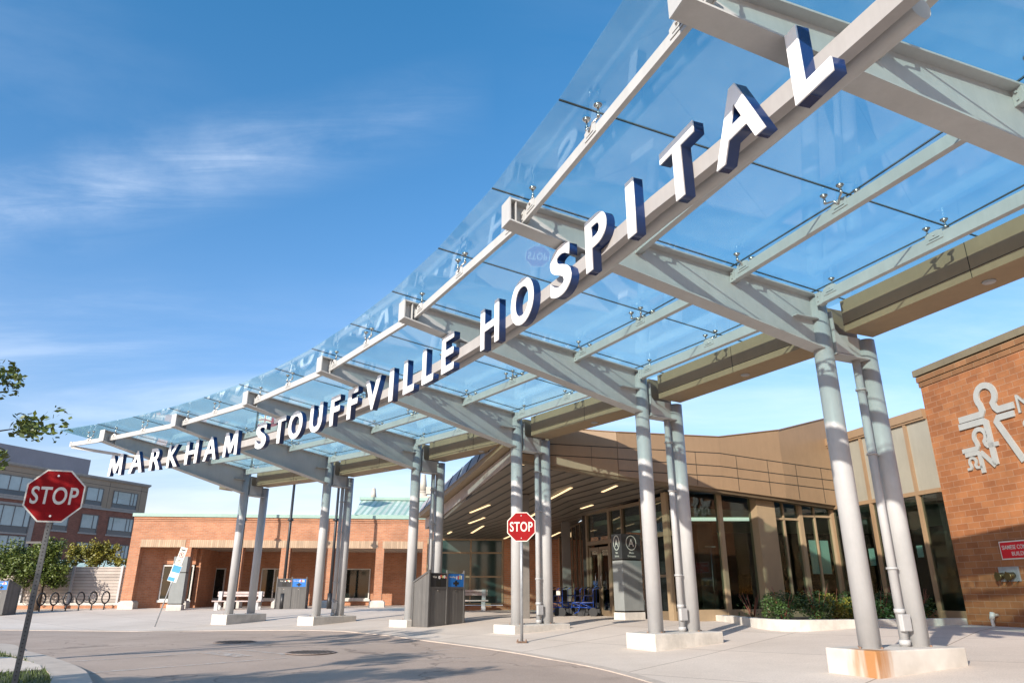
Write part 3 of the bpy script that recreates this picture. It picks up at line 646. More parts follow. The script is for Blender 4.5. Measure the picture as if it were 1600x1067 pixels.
# short end box beyond the first column
p = [ring_pt(36.66, -.42, 0), ring_pt(36.66, 0, 0), ring_pt(37.27, 0, 0), ring_pt(37.27, -.42, 0)]; d = (p[1] - p[0]).normalized()
q = [p[0], p[1] - d * .15, p[2] - d * .15, p[3]]; mb = MB(); mb.slab([tuple(x.xy) for x in q], 4.83, 5.20); mb.build('gutter_box', khaki, can)
# glass panes: rows x half bays
rows = [(None, 33.0), (33.0, 34.7), (34.7, 36.33), (36.33, 36.98)]
k = -.52; ks = [-.52] + [x * .5 for x in range(0, 2 * (NB - 1) + 1)]
for ri, (ra, rb) in enumerate(rows):
    for j in range(len(ks) - 1):
        k0, k1 = ks[j], ks[j + 1]; mb = MB(); gp = .009
        a0 = A0 + DA * k0; a1 = A0 + DA * k1; da = math.degrees(gp / 33)
        R0a = Rf(a0) if ra is None else ra + gp; R0b = Rf(a1) if ra is None else ra + gp; R1 = rb - gp
        P = [pol(R0a, a0 - da), pol(R0b, a1 + da), pol(R1, a1 + da), pol(R1, a0 - da)]
        rr = [R0a, R0b, R1, R1]
        mb.slab([tuple(x.xy) for x in P], [glz(x) for x in rr], [glz(x) + .019 for x in rr]); mb.build('glass_pane', canopy_glass, can)
mb = MB()
for kk in ks[1:-1]:
    a = A0 + DA * kk; mb.bar(pol(Rf(a), a, glz(Rf(a)) + .009), pol(36.98, a, glz(36.98) + .009), .017, .017)
for R_ in (33.0, 34.7, 36.33):
    for j in range(len(ks) - 1): mb.bar(pol(R_, A0 + DA * ks[j], glz(R_) + .009), pol(R_, A0 + DA * ks[j + 1], glz(R_) + .009), .017, .017)
mb.build('joint_seal', silicone, can)
# end brace on the left
mb = MB(); pa = ring_pt(Rf(63.5) + .45, -.50, 5.50); pb_ = pol(32.0, az(0) + .6, 5.22); mb.bar(pa, pb_, .05, .09); mb.build('end_brace', steel, can)

# ================================================================ LETTER SIGN
sgn = empty('letter_sign', pol(31.88, 38, 4.9), 'white and navy raised hospital name letters on a curved rail under the glass canopy', 'sign')
def Rr(a): return 31.88 + max(0, 21 - a) * .045
def arc_tube(mb, a0, a1, rf, z, w, h, n=90):
    V = []; F_ = []
    for i in range(n + 1):
        a = a0 + (a1 - a0) * i / n; R = rf(a)
        for (dr, dz) in ((-w / 2, -h / 2), (w / 2, -h / 2), (w / 2, h / 2), (-w / 2, h / 2)): V.append(pol(R + dr, a, z + dz))
    for i in range(n):
        for k_ in range(4): F_.append((i * 4 + k_, (i + 1) * 4 + k_, (i + 1) * 4 + (k_ + 1) % 4, i * 4 + (k_ + 1) % 4))
    F_ += [(0, 1, 2, 3), (4 * n + 3, 4 * n + 2, 4 * n + 1, 4 * n)]; mb.add(V, F_)
mb = MB(); arc_tube(mb, 61.6, 15.3, Rr, 4.91, .11, .185); o = mb.build('rail', mat('rail_paint', (.38, .36, .345), .5, .06, 3), sgn)
bm = bmesh.new(); bm.from_mesh(o.data); bmesh.ops.recalc_face_normals(bm, faces=bm.faces); bm.to_mesh(o.data); bm.free()
mb = MB(); mb.tube([pol(Rr(a_) + .19, a_, 4.90) for a_ in [60.4 + (15.6 - 60.4) * j / 80 for j in range(81)]], .10, 20); mb.build('support_pipe', steel, sgn)
for i in range(7):
    a = az(i) + (.55 if i == 0 else 0); R = Rr(a) + .19; e = radial(i); mb = MB()
    zt_ = 5.24 if i else 5.30
    mb.bar(pol(R, a, 4.98), pol(R, a, zt_), .16, .16, up=e); mb.bar(pol(R, a, 5.0), pol(R, a, 5.02), .22, .22, up=e); mb.build('hanger', steel, sgn)
LET = [('M', 61.21, .694), ('A', 59.23, .703), ('R', 57.38, .56), ('K', 55.7, .559), ('H', 53.89, .64), ('A', 52.05, .686), ('M', 50.09, .735),
       ('S', 47.18, .54), ('T', 45.46, .60), ('O', 43.95, .70), ('U', 42.04, .60), ('F', 40.33, .434), ('F', 38.79, .45), ('V', 37.07, .70), ('I', 35.52, .16), ('L', 34.12, .44),
       ('L', 32.67, .44), ('E', 31.22, .459), ('H', 28.41, .62), ('O', 26.47, .693), ('S', 24.42, .55), ('P', 22.76, .494), ('I', 21.33, .16), ('T', 19.81, .603), ('A', 18.29, .69), ('L', 16.76, .414)]
for ch, a, w in LET:
    R = Rr(a) - .056; ex = Vector((math.sin(rad(a)), -math.cos(rad(a)), 0)); ez = Vector((-math.cos(rad(a)), -math.sin(rad(a)), 0))
    zb_ = 4.615 - (.01 if ch in 'OSU' else 0); H_ = .68 + (.02 if ch in 'OS' else (.01 if ch == 'U' else 0))
    bd = .004 if ch == 'M' else (.016 if ch in 'ARKHE' else .024)
    o = put_text(ch, sgn, pol(R, a, zb_) + ez * .0575, ex, ez, navy, w, H_, .115, bd, 'letter')
    put_text(ch, o, pol(R, a, zb_ - .002) + ez * .122, ex, ez, white_face, w + .006, H_ + .006, .014, bd, 'letter_face')

# ================================================================ PLINTHS
plab = ['pale concrete plinth under the leftmost column pair', 'pale concrete plinth under the second column pair from the left', 'pale concrete plinth half hidden by the grey and blue bins',
        'pale concrete plinth directly behind the middle stop sign post', 'stained concrete plinth in front of the planter, below the entrance totem', 'concrete plinth streaked with orange rust at the right']
for i in range(6):
    a = az(i); e = radial(i); t = tang(i); b_ = pol(RC, a)
    t0 = empty('concrete_plinth', (b_.x, b_.y, g(b_.x, b_.y)), plab[i], 'plinth', 'concrete plinths under the canopy columns')
    m_ = concrete
    if i == 5:
        fc = pol(35.93, a) - t * .30; m_ = rusty_concrete('rusty_concrete', fc.x, fc.y, e.x, e.y)
    mb = MB(); C0 = Vector((CX, CY, 0))
    P = [(35.88, -.40), (37.62, -.40), (37.62, .40), (35.88, .40)]
    lo = g(b_.x, b_.y)
    mb.slab([tuple((C0 + e * r_ + t * s_).xy) for r_, s_ in P], lambda x, y: g(x, y) - .06, .313)
    mb.build('plinth_block', m_, t0, .018)
    rb = mat('rusty_bolt', (.25, .15, .10), .7) if 'rusty_bolt' not in M else M['rusty_bolt']
    for R_ in (RC, 37.23):
        for q in range(4):
            p_ = pol(R_, a) + Vector((math.cos(q * 1.571 + .4), math.sin(q * 1.571 + .4), 0)) * .185; mb = MB(); mb.cyl((*p_.xy, .312), (*p_.xy, .335), .017, n=6, smooth=False); mb.build('anchor_bolt', rb, t0)

# ================================================================ SECOND PART: BUILDINGS
def bq(mb, fr, s0, s1, z0, z1, d0=0., d1=.3, mi=0): return fr.box(mb, s0, s1, d0, d1, z0, z1, mi)
# ---------------------------------------------------------------- low brick building with arcade
K = .87
FA = Frame((-18.5, 36.0), (-3.5, 37.65)); fz = lambda z: 1 + (z - 1) * K; fs = lambda s: s * K
low = empty('arcade_building', (-11, 37, .28), 'low orange brick building with a shaded arcade and green metal roof edge', 'building')
gb = .12
piers = [(-.42, .17), (2.47, 2.96), (5.39, 5.82), (7.96, 8.47), (10.54, 10.97), (13.36, 13.84), (16.08, 17.6)]
mb = MB()
bq(mb, FA, fs(-.42), fs(17.6), fz(3.49), fz(5.16), 0, .45)
for a_, b_ in piers: bq(mb, FA, fs(a_), fs(b_), gb, fz(3.49) - .001, 0, .45)
# end wall, return, deep back wall and splayed bay
bq(mb, FA, fs(-.42), fs(-.42) + .3, gb, fz(5.16), .451, 9)
DR = 4.2
bq(mb, FA, fs(1.55), fs(17.6), gb, fz(3.6), DR, DR + .3)
mb.hexa([FA.p(fs(.17), .46, gb), FA.p(fs(1.1), 1.15, gb), FA.p(fs(1.0), 1.35, gb), FA.p(fs(.0), .6, gb), FA.p(fs(.17), .46, fz(3.55)), FA.p(fs(1.1), 1.15, fz(3.55)), FA.p(fs(1.0), 1.35, fz(3.55)), FA.p(fs(.0), .6, fz(3.55))])
bq(mb, FA, fs(2.9), fs(3.15), gb, fz(3.55), 1.3, DR - .001); bq(mb, FA, fs(1.0), fs(2.9), fz(2.6), fz(3.55), 1.15, 1.4); bq(mb, FA, fs(1.0), fs(2.9), gb, fz(.62), 1.15, 1.4)
mb.build('wall', brick_small, low)
for a_, b_ in piers[:-1] + [(16.08, 17.6)]:
    mb = MB(); c0, c1 = fs(a_) - .16 * (a_ > 0) - .02, fs(b_) + .16
    if a_ > 16: c1 = fs(b_)
    P0 = [FA.p(c0, -.16, gb), FA.p(c1, -.16, gb), FA.p(c1, .5, gb), FA.p(c0, .5, gb)]; z1_ = fz(.62)
    for (za, zb_, in_) in ((gb, z1_ - .08, 0), (z1_ - .08, z1_, .09)):
        q0 = [FA.p(c0, -.16, za), FA.p(c1, -.16, za), FA.p(c1, .5, za), FA.p(c0, .5, za)]; q1 = [FA.p(c0 + in_, -.16 + in_, zb_), FA.p(c1 - in_, -.16 + in_, zb_), FA.p(c1 - in_, .5, zb_), FA.p(c0 + in_, .5, zb_)]
        mb.hexa(q0 + q1)
    mb.build('pier_base', concrete, low)
for a_, b_ in ((.17, 2.6), (2.85, 13.45), (13.75, 16.1)):
    mb = MB(); bq(mb, FA, fs(a_) - .02, fs(b_), fz(3.48), fz(3.9), -.012, .05); mb.build('lintel', brick_soldier, low)
mb = MB(); bq(mb, FA, fs(.0), fs(17.6), fz(3.50), fz(3.6), .451, DR); mb.build('arcade_soffit', ribs('arcade_soffit_m', (.5, .42, .34), (.12, .08, .06), .16, 0, .7, .2), low)
mb = MB(); bq(mb, FA, fs(-.42), fs(17.6), fz(4.92), fz(5.0), -.03, .0); bq(mb, FA, fs(-.42), fs(17.6), fz(5.03), fz(5.16), -.05, .0); mb.build('brick_cornice', brick_small, low)
mb = MB(); bq(mb, FA, fs(-.5), fs(17.6), fz(5.16), fz(5.34), -.12, 9); mb.build('roof_edge', copper, low)
mb = MB()
mb.hexa([FA.p(10.2, 1.6, 4.80), FA.p(15.3, 1.6, 4.80), FA.p(15.3, 6, 4.80), FA.p(10.2, 6, 4.80), FA.p(10.2, 1.6, 4.95), FA.p(15.3, 1.6, 4.95), FA.p(15.3, 5.2, 6.22), FA.p(10.2, 5.2, 6.22)])
o = mb.build('metal_roof', copper_ribs, low)
mb = MB(); bq(mb, FA, 10.1, 15.35, 6.2, 6.36, 5.0, 5.3); bq(mb, FA, 10.1, 15.35, 4.80, 4.98, 1.45, 1.58); mb.build('roof_trim', copper, low)
for (s_, d_, z0, z1_, r_) in ((10.75, 7, 5.5, 7.15, .2), (13.78, 7.6, 5.5, 8.15, .26)):
    c_ = FA.p(s_, d_, 0); mb = MB(); mb.cyl((c_.x, c_.y, z0), (c_.x, c_.y, z0 + (z1_ - z0) * .58), r_, n=20); mb.cyl((c_.x, c_.y, z0 + (z1_ - z0) * .58), (c_.x, c_.y, z1_), r_, r_ * .5, n=20); mb.cyl((c_.x, c_.y, z0 + (z1_ - z0) * .56), (c_.x, c_.y, z0 + (z1_ - z0) * .59), r_ * 1.1, n=20)
    if s_ > 12: mb.box(c_.x + .2, c_.x + .75, c_.y - .2, c_.y + .2, 6.9, 7.35); mb.box(c_.x - .1, c_.x + .9, c_.y - .4, c_.y + .4, 6.3, 6.75)
    mb.build('roof_vent', mat('vent_%d' % s_, (.5, .45, .38), .6), low)
def window(fr, s0, s1, z0, z1, d, pane, frame_m, parent, bars=(), t=.06, hb=(), sill=True, name='window'):
    mb = MB()
    for a_, b_, c0, c1 in ((s0, s1, z0, z0 + t), (s0, s1, z1 - t, z1), (s0, s0 + t, z0 + t, z1 - t), (s1 - t, s1, z0 + t, z1 - t)): bq(mb, fr, a_, b_, c0, c1, d - .05, d + .02)
    for x in bars: bq(mb, fr, x - t / 2, x + t / 2, z0 + t, z1 - t, d - .045, d + .02)
    for z in hb: bq(mb, fr, s0 + t, s1 - t, z - t / 2, z + t / 2, d - .04, d + .02)
    if sill: bq(mb, fr, s0 - .05, s1 + .05, z0 - .11, z0 - .001, d - .10, d + .02)
    w = mb.build(name, frame_m, parent)
    mb = MB(); bq(mb, fr, s0 + t * .5, s1 - t * .5, z0 + t * .5, z1 - t * .5, d - .02, d + .0); mb.build('pane', pane, w)
    return w
window(FA, fs(1.15), fs(2.88), fz(.64), fz(2.55), 1.12, win_dark, win_frame, low, bars=(fs(1.75),))
window(FA, fs(5.95), fs(7.7), fz(.66), fz(2.5), DR - .03, win_dark, win_frame, low, bars=(fs(6.75),))
window(FA, fs(10.8), fs(12.75), fz(.66), fz(2.5), DR - .03, win_dark, win_frame, low)
window(FA, fs(3.1), fs(3.75), fz(.66), fz(2.5), DR - .03, win_dark, win_frame, low)

# ---------------------------------------------------------------- tall building behind at the left
TA = Frame((-57.05, 77.94), (-49.64, 97.02)); T0 = -16; T1 = 20.4
tb = empty('office_building', (-53, 88, 0), 'four storey beige and brown brick office block with a grey rooftop plant room', 'building')
mb = MB(); bq(mb, TA, T0, T1, 11.2, 14.6, 0, 20); mb.build('upper_wall', beige_panel, tb)
mb = MB(); bq(mb, TA, T0, T1, 0, 10.95, 0, 20); mb.build('lower_wall', brick_dark, tb)
mb = MB(); bq(mb, TA, T0 - .1, T1 + .12, 14.6, 14.72, -.12, 20.1); bq(mb, TA, T0 - .1, T1 + .2, 14.72, 14.95, -.22, 20.2); bq(mb, TA, T0, T1 + .06, 10.95, 11.2, -.10, 20.05); bq(mb, TA, T0, 5.5, 10.35, 10.6, -.08, -.001)
bq(mb, TA, 4.9, 5.45, 0, 10.3, -.14, -.001); mb.build('stone_band', mat('band_stone', (.36, .32, .29), .8), tb)
mb = MB(); bq(mb, TA, -6, 17.2, 14.9, 18.35, 8, 17); mb.build('plant_room', grey_panel, tb)
mb = MB()
for sj in (9.9, 14.4, 19.3): bq(mb, TA, sj, sj + .04, 11.2, 14.6, -.004, 0)
bq(mb, TA, T0, T1, 13.95, 13.99, -.004, 0); mb.build('panel_joint', seam, tb)
def office_window(s0, s1, z0, z1, bars):
    mb = MB(); sp = z0 + (z1 - z0) * .24
    for a_, b_, c0, c1 in ((s0, s1, z1 - .07, z1), (s0, s0 + .07, z0, z1), (s1 - .07, s1, z0, z1), (s0, s1, sp - .03, sp + .03)): bq(mb, TA, a_, b_, c0, c1, -.10, -.001)
    for x in bars: bq(mb, TA, x - .035, x + .035, sp + .03, z1 - .07, -.09, -.002)
    w = mb.build('window', mat('office_frame', (.14, .13, .13), .4) if 'office_frame' not in M else M['office_frame'], tb)
    mb = MB(); bq(mb, TA, s0 + .05, s1 - .05, sp, z1 - .03, -.03, -.002); mb.build('pane', win_blue, w)
    mb = MB(); bq(mb, TA, s0 + .02, s1 - .02, z0, sp, -.05, -.002); mb.build('spandrel', win_spandrel, w)
    mb = MB(); bq(mb, TA, s0 - .1, s1 + .1, z0 - .2, z0 - .001, -.08, -.001); mb.build('sill', M['band_stone'], w)
    if random.random() < .7:
        mb = MB(); h_ = random.uniform(.25, .7); bq(mb, TA, s0 + .1, s0 + (s1 - s0) * random.uniform(.4, .9), z1 - .07 - (z1 - sp) * h_, z1 - .07, -.036, -.031); mb.build('blind', mat('blind_m', (.46, .50, .47), .7) if 'blind_m' not in M else M['blind_m'], w)
for z0, z1_ in ((11.42, 13.55), (8.07, 10.24), (4.75, 6.9), (1.4, 3.6)):
    office_window(15.1, 18.85, z0, z1_, (15.8, 17.8, 18.3)); office_window(11.25, 13.6, z0, z1_, (12.9,)); office_window(7.7, 9.6, z0, z1_, ())
for z0, z1_ in ((11.42, 13.55), (7.4, 10.3), (3.9, 7.1), (.4, 3.6)):
    office_window(-14, 4.85, z0, z1_, [-14 + 1.3 * q for q in range(1, 15)])

# ---------------------------------------------------------------- entrance pavilion
ent = empty('entrance_building', (4, 22, .3), 'angular bronze clad entrance pavilion with boarded soffit and glazed lobby', 'building')
Vt = {'P': (.1, 18.85, 4.43), 'F1': (2.78, 18.4, 3.9), 'F2': (5.71, 19.24, 3.66), 'F3': (7.65, 19.9, 3.51), 'F4': (9.50, 20.9, 3.42), 'f': (4.46, 19.8, 3.73), 'd': (2.55, 24.57, 3.52), 'a': (-2.96, 31.1, 3.21), 'c': (2.0, 32.2, 3.15), 'l1': (-2.46, 25.7, 3.47), 'l2': (-3.24, 27.7, 3.36),
      'e': (9.43, 21.3, 3.45)}
tri = [('P', 'F1', 'f'), ('P', 'f', 'd'), ('P', 'd', 'l1'), ('l1', 'd', 'c'), ('l1', 'c', 'a'), ('l1', 'a', 'l2'), ('F1', 'F2', 'f'), ('F2', 'F3', 'f'), ('F3', 'F4', 'f')]
mb = MB()
for t_ in tri:
    P_ = [Vector(Vt[k_]) for k_ in t_]; n_ = (P_[1] - P_[0]).cross(P_[2] - P_[0]).normalized()
    if n_.z > 0: P_ = [P_[0], P_[2], P_[1]]
    U = [p_ + Zv * .12 for p_ in P_]; mb.add(P_ + U, [(0, 1, 2), (5, 4, 3), (0, 3, 4, 1), (1, 4, 5, 2), (2, 5, 3, 0)])
sof = mb.build('soffit', soffit_m, ent)
uvl = sof.data.uv_layers[0]; off = ent.location
for lp in sof.data.loops:
    c_ = sof.data.vertices[lp.vertex_index].co + off; uvl.data[lp.index].uv = (c_.x * .89 + c_.y * .45, c_.y)
LS = [((-1.43, 24.58, 3.61), (-.74, 23.55, 3.75)), ((-1.58, 26.53, 3.43), (-.97, 25.23, 3.51)), ((-1.63, 29.22, 3.3), (-1.08, 27.19, 3.4)), ((-2.6, 29.43, 3.29), (-2.42, 28.84, 3.32)), ((1.2, 22.7, 3.83), (1.77, 21.13, 3.97)), ((2.69, 21.16, 3.85), (2.99, 20.21, 3.9)),
      ((2.29, 23.71, 3.65), (2.59, 22.95, 3.68)), ((.28, 19.36, 4.35), (.62, 18.95, 4.33)), ((-.33, 31.08, 3.21), (-.03, 30.01, 3.26)), ((.62, 24.99, 3.51), (.83, 24.46, 3.58)), ((1.61, 30.42, 3.24), (1.92, 29.0, 3.31))]
for a_, b_ in LS: mb = MB(); mb.bar(Vector(a_) - Zv * .012, Vector(b_) - Zv * .012, .085, .012); mb.build('soffit_light', lamp_m, ent)
# fascia (bronze panels)
FP = ['P', 'F1', 'F2', 'F3', 'F4']; FT = [5.33, 5.03, 5.08, 5.42, 6.0]
seams = {0: [4.86, 4.56, None], 1: [4.62, 4.32, 4.02], 2: [4.63, 4.27, 4.0], 3: [4.49, 4.15, 3.89], 4: [4.45, 4.13, 3.85]}
for i in range(4):
    A_ = Vector(Vt[FP[i]]); B_ = Vector(Vt[FP[i + 1]]); fr = Frame(A_.xy, B_.xy, back=(4, 40, 0)); L_ = fr.L
    mb = MB(); mb.hexa([fr.p(0, -.03, A_.z - .02), fr.p(L_, -.03, B_.z - .02), fr.p(L_, .25, B_.z - .02), fr.p(0, .25, A_.z - .02), fr.p(0, -.03, FT[i]), fr.p(L_, -.03, FT[i + 1]), fr.p(L_, .25, FT[i + 1]), fr.p(0, .25, FT[i])])
    o = mb.build('fascia', bronze, ent)
    mb = MB()
    for k_ in range(3):
        if seams[i][k_] is None or seams[i + 1][k_] is None: continue
        mb.bar(fr.p(0, -.031, seams[i][k_]), fr.p(L_, -.031, seams[i + 1][k_]), .006, .022)
    nv = max(1, round(L_ / 1.25))
    for q in range(nv):
        t_ = (q + .5) / nv; zb_ = A_.z + (B_.z - A_.z) * t_; zt_ = seams[i][0] + (seams[i + 1][0] - seams[i][0]) * t_
        mb.bar(fr.p(L_ * t_, -.031, zb_ + .01), fr.p(L_ * t_, -.031, zt_), .006, .016, up=fr.n)
    mb.build('panel_joint', seam, o)
    mb = MB(); mb.hexa([fr.p(0, .06, A_.z - .10), fr.p(L_, .06, B_.z - .10), fr.p(L_, .3, B_.z - .10), fr.p(0, .3, A_.z - .10), fr.p(0, .02, A_.z - .021), fr.p(L_, .02, B_.z - .021), fr.p(L_, .3, B_.z - .021), fr.p(0, .3, A_.z - .021)]); mb.build('drip_edge', darksteel, ent)
    mb = MB(); mb.bar(fr.p(0, .1, FT[i] + .012), fr.p(L_, .1, FT[i + 1] + .012), .32, .02); mb.build('coping', bronze, ent)
# left flank of the roof
A_ = Vector((.02, 18.95, 4.43)); B_ = Vector((-3.35, 28.0, 3.36)); fr = Frame(A_.xy, B_.xy, back=(10, 25, 0)); L_ = fr.L
def flank(z0a, z0b, z1a, z1b, d0, d1, m_, nm, top_in=0.):
    mb = MB(); mb.hexa([fr.p(0, d0, A_.z + z0a), fr.p(L_, d0, B_.z + z0b), fr.p(L_, d1, B_.z + z0b), fr.p(0, d1, A_.z + z0a), fr.p(0, d0 + top_in, A_.z + z1a), fr.p(L_, d0 + top_in, B_.z + z1b), fr.p(L_, d1, B_.z + z1b), fr.p(0, d1, A_.z + z1a)]); return mb.build(nm, m_, ent)
flank(-.02, -.02, .27, .36, -.02, .12, mat('pale_board', (.42, .36, .33), .5, .15, 2), 'inner_board')
flank(.30, .38, .45, .54, -.30, .12, khaki, 'flank_ledge'); o = flank(.451, .541, .90, .95, -.33, .10, mat('zinc_panel', (.36, .34, .36), .55, .15, .7), 'flank_panel', .18)
mb = MB()
for q in range(1, 9): t_ = q / 9; s_ = L_ * t_; mb.bar(fr.p(s_, -.336, A_.z + .46 + (B_.z + .09 - A_.z) * t_), fr.p(s_, -.16, A_.z + .9 + (B_.z + .05 - A_.z) * t_), .012, .02)
mb.build('standing_seam', seam, o)
# roof deck
rp = [(.1, 18.85, 5.3), (2.78, 18.5, 5.0), (5.71, 19.34, 5.05), (7.65, 20.0, 5.39), (9.32, 20.9, 5.88), (9.6, 26, 5.4), (8.0, 33, 4.6), (-3.2, 33.2, 4.25), (-3.3, 28, 4.28)]
mb = MB(); cc = (3.5, 25, 4.7); mb.add([cc] + rp, [(0, i + 1, (i + 1) % 9 + 1) for i in range(9)])
P2 = [(x, y, z - .3) for x, y, z in rp]; mb.add([(3.5, 25, 4.4)] + P2, [(0, (i + 1) % 9 + 1, i + 1) for i in range(9)]); mb.build('roof_deck', mat('roofing', (.2, .19, .18), .9), ent)
# door wall
D = Frame((4.46, 19.8), (2.55, 24.57), back=(10, 24, 0)); DL = D.L; hd = lambda s_: 3.73 + (3.52 - 3.73) * s_ / DL
mb = MB()
for s_, w_, z1_ in ((DL, .12, 3.5), (3.62, .14, 3.57), (2.78, .08, 3.61), (1.65, .08, 3.65), (.06, .12, 3.7)):
    bq(mb, D, s_ - w_, s_, .2, z1_, -.07, .07)
for s_ in (3.8, 3.2): pass
bq(mb, D, .061, DL - .121, 2.50, 2.62, -.072, .072); bq(mb, D, .061, DL - .121, 3.48, 3.58, -.066, .066); bq(mb, D, .061, 2.69, .2, .55, -.066, .066); bq(mb, D, .061, 2.69, 1.42, 1.49, -.05, .05)
mb.build('door_frame', darksteel, ent)
mb = MB(); bq(mb, D, .10, .34, .2, 3.66, -.16, -.075); mb.build('corner_pier', khaki, ent)
for s0, s1 in ((3.64, 4.29), (4.33, 4.98)):
    mb = MB()
    for a_, b_, c0, c1 in ((s0, s0 + .09, .28, 2.42), (s1 - .09, s1, .28, 2.42), (s0 + .09, s1 - .09, .28, .50), (s0 + .09, s1 - .09, 2.32, 2.42)): bq(mb, D, a_, b_, c0, c1, -.03, .03)
    dr = mb.build('door', darksteel, ent)
    mb = MB(); bq(mb, D, s0 + .08, s1 - .08, .48, 2.34, -.006, .006); mb.build('pane', int_glass, dr)
    hx = s0 + .16 if s0 > 4.3 else s1 - .16
    mb = MB(); mb.tube([D.p(hx, -.03, 1.25), D.p(hx, -.09, 1.25), D.p(hx, -.09, 1.62), D.p(hx, -.03, 1.62)], .012, 8); mb.build('handle', stainless, dr)
for s0, s1, z0, z1_ in ((3.62, DL - .12, 2.62, 3.5), (2.79, 3.48, 2.62, 3.5), (2.79, 3.48, .3, 2.5), (1.66, 2.7, 2.62, 3.5), (.35, 1.57, 2.62, 3.5), (1.66, 2.7, .55, 2.5), (.35, 1.57, .55, 2.5)):
    mb = MB(); bq(mb, D, s0, s1, z0, z1_, -.006, .006); mb.build('glazing', int_glass, ent)
# street glazing below the fascia
G = Frame((4.62, 19.49), (9.35, 21.16), back=(6, 30, 0)); gh = lambda s_: 3.66 - .045 * s_
mb = MB()
for s0, s1 in ((-.12, .0), (1.12, 1.24), (3.83, 3.96), (4.99, 5.12)): bq(mb, G, s0, s1, .3, gh(s0), -.09, .07)
for s_ in (3.3, 4.4): bq(mb, G, s_, s_ + .045, .6, gh(s_), -.05, .05)
bq(mb, G, 0, 5.2, .30, .60, -.05, .05); bq(mb, G, 2.85, 3.83, 2.97, 3.03, -.05, .05); bq(mb, G, 3.96, 4.99, 3.08, 3.14, -.05, .05)
mb.build('mullions', khaki, ent)
mb = MB(); bq(mb, G, 2.24, 2.85, .3, gh(2.24), -.28, .1); mb.build('broad_pier', khaki, ent)
for s0, s1 in ((.0, 1.12), (1.24, 2.24), (2.86, 3.83), (3.96, 4.99)):
    mb = MB(); bq(mb, G, s0, s1, .6, gh(s1), -.006, .006); mb.build('glazing', int_glass, ent)
mb = MB(); bq(mb, G, 4.16, 4.84, 1.52, 2.44, .03, .045); mb.build('window_poster', post_paper, ent)
# tall glazed side towards the brick wall
S8 = .82
SF = Frame((9.43, 21.16), (10.37, 17.14), back=(14, 20, 0)); sz = lambda z: 1 + (z - 1) * S8
mb = MB()
for s_ in (0.0, 2.05 * S8, 4.10 * S8): bq(mb, SF, s_, s_ + .09, .3, sz(6.1), -.07, .05)
bq(mb, SF, 0, SF.L, sz(3.81), sz(3.93), -.075, .06); bq(mb, SF, 0, SF.L, .3, .62, -.05, .05)
mb.build('mullions', bronze, ent)
for s0, s1 in ((.09, 1.68), (1.77, 3.36), (3.45, SF.L)):
    mb = MB(); bq(mb, SF, s0, s1, sz(3.93), sz(6.06), -.02, .02); mb.build('spandrel_panel', mat('grey_spandrel', (.30, .275, .215), .35, .08, .8) if 'grey_spandrel' not in M else M['grey_spandrel'], ent)
    mb = MB(); bq(mb, SF, s0, s1, .62, sz(3.81), -.006, .006); mb.build('glazing', int_glass, ent)
mb = MB(); bq(mb, SF, -.1, SF.L, sz(6.06), sz(6.32), -.12, .5); bq(mb, SF, -.1, SF.L, sz(6.0), sz(6.06), -.09, .3); mb.build('coping', bronze, ent)
for s0, s1, z0, z1_ in ((1.51, 1.77, 1.86, 2.4), (3.62, 3.85, 2.03, 2.37)):
    mb = MB(); bq(mb, SF, s0 * S8, s1 * S8, sz(z0), sz(z1_), .03, .04); mb.build('window_poster', post_paper, ent)
# lobby interior
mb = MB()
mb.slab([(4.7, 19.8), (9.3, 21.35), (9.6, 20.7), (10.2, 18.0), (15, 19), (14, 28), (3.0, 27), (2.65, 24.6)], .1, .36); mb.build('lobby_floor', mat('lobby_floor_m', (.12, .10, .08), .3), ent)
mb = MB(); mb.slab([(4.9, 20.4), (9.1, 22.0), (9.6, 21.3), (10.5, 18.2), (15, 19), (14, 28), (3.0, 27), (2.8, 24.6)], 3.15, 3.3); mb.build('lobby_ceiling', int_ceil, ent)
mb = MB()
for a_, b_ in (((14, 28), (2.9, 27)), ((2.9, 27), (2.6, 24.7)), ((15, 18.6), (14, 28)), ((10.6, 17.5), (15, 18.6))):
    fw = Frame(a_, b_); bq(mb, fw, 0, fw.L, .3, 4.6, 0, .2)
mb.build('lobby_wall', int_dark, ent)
mb = MB(); mb.box(6.0, 6.5, 23.5, 24, .36, 3.15); mb.box(8.4, 11.5, 23.6, 23.9, .36, 1.4); mb.box(4.6, 4.9, 23.0, 25.5, .36, 3.15); mb.build('lobby_partition', mat('lobby_wood', (.06, .04, .03), .5), ent)
mb = MB(); mb.box(5.2, 7.6, 21.6, 22.1, 3.09, 3.14); mb.build('ceiling_light', mat('ceil_light', (.85, .95, .80), .5, emit=.9), ent)
# recessed wall behind the wheelchairs and far glazing
W2 = Frame((2.50, 24.75), (1.95, 31.0), back=(10, 27, 0))
mb = MB()
for s0, s1 in ((0, .45), (4.6, 5.0), (5.9, W2.L)): bq(mb, W2, s0, s1, .2, 3.5, 0, .3)
mb.build('recess_brick', brick_small, ent); mb = MB()
fb = Frame((-3.0, 31.0), (2.0, 31.4), back=(0, 40, 0)); bq(mb, fb, 2.65, 5.0, .2, 3.25, 0, .3); bq(mb, fb, -.6, 2.65, .2, .52, 0, .3)
mb.build('recess_brick', brick_small, ent)
window(W2, .46, 4.59, .4, 3.4, .05, win_dark, darksteel, ent, bars=(1.1, 1.9, 2.8, 3.7), sill=False, name='recess_window'); window(W2, 5.01, 5.89, .4, 3.4, .05, win_dark, darksteel, ent, sill=False, name='recess_window')
window(fb, -.6, 2.64, .55, 3.2, .02, mat('green_window', (.03, .055, .05), .06, .3, .5), khaki, ent, bars=(1.25,), hb=(1.66, 2.62), sill=False, t=.07, name='far_window')
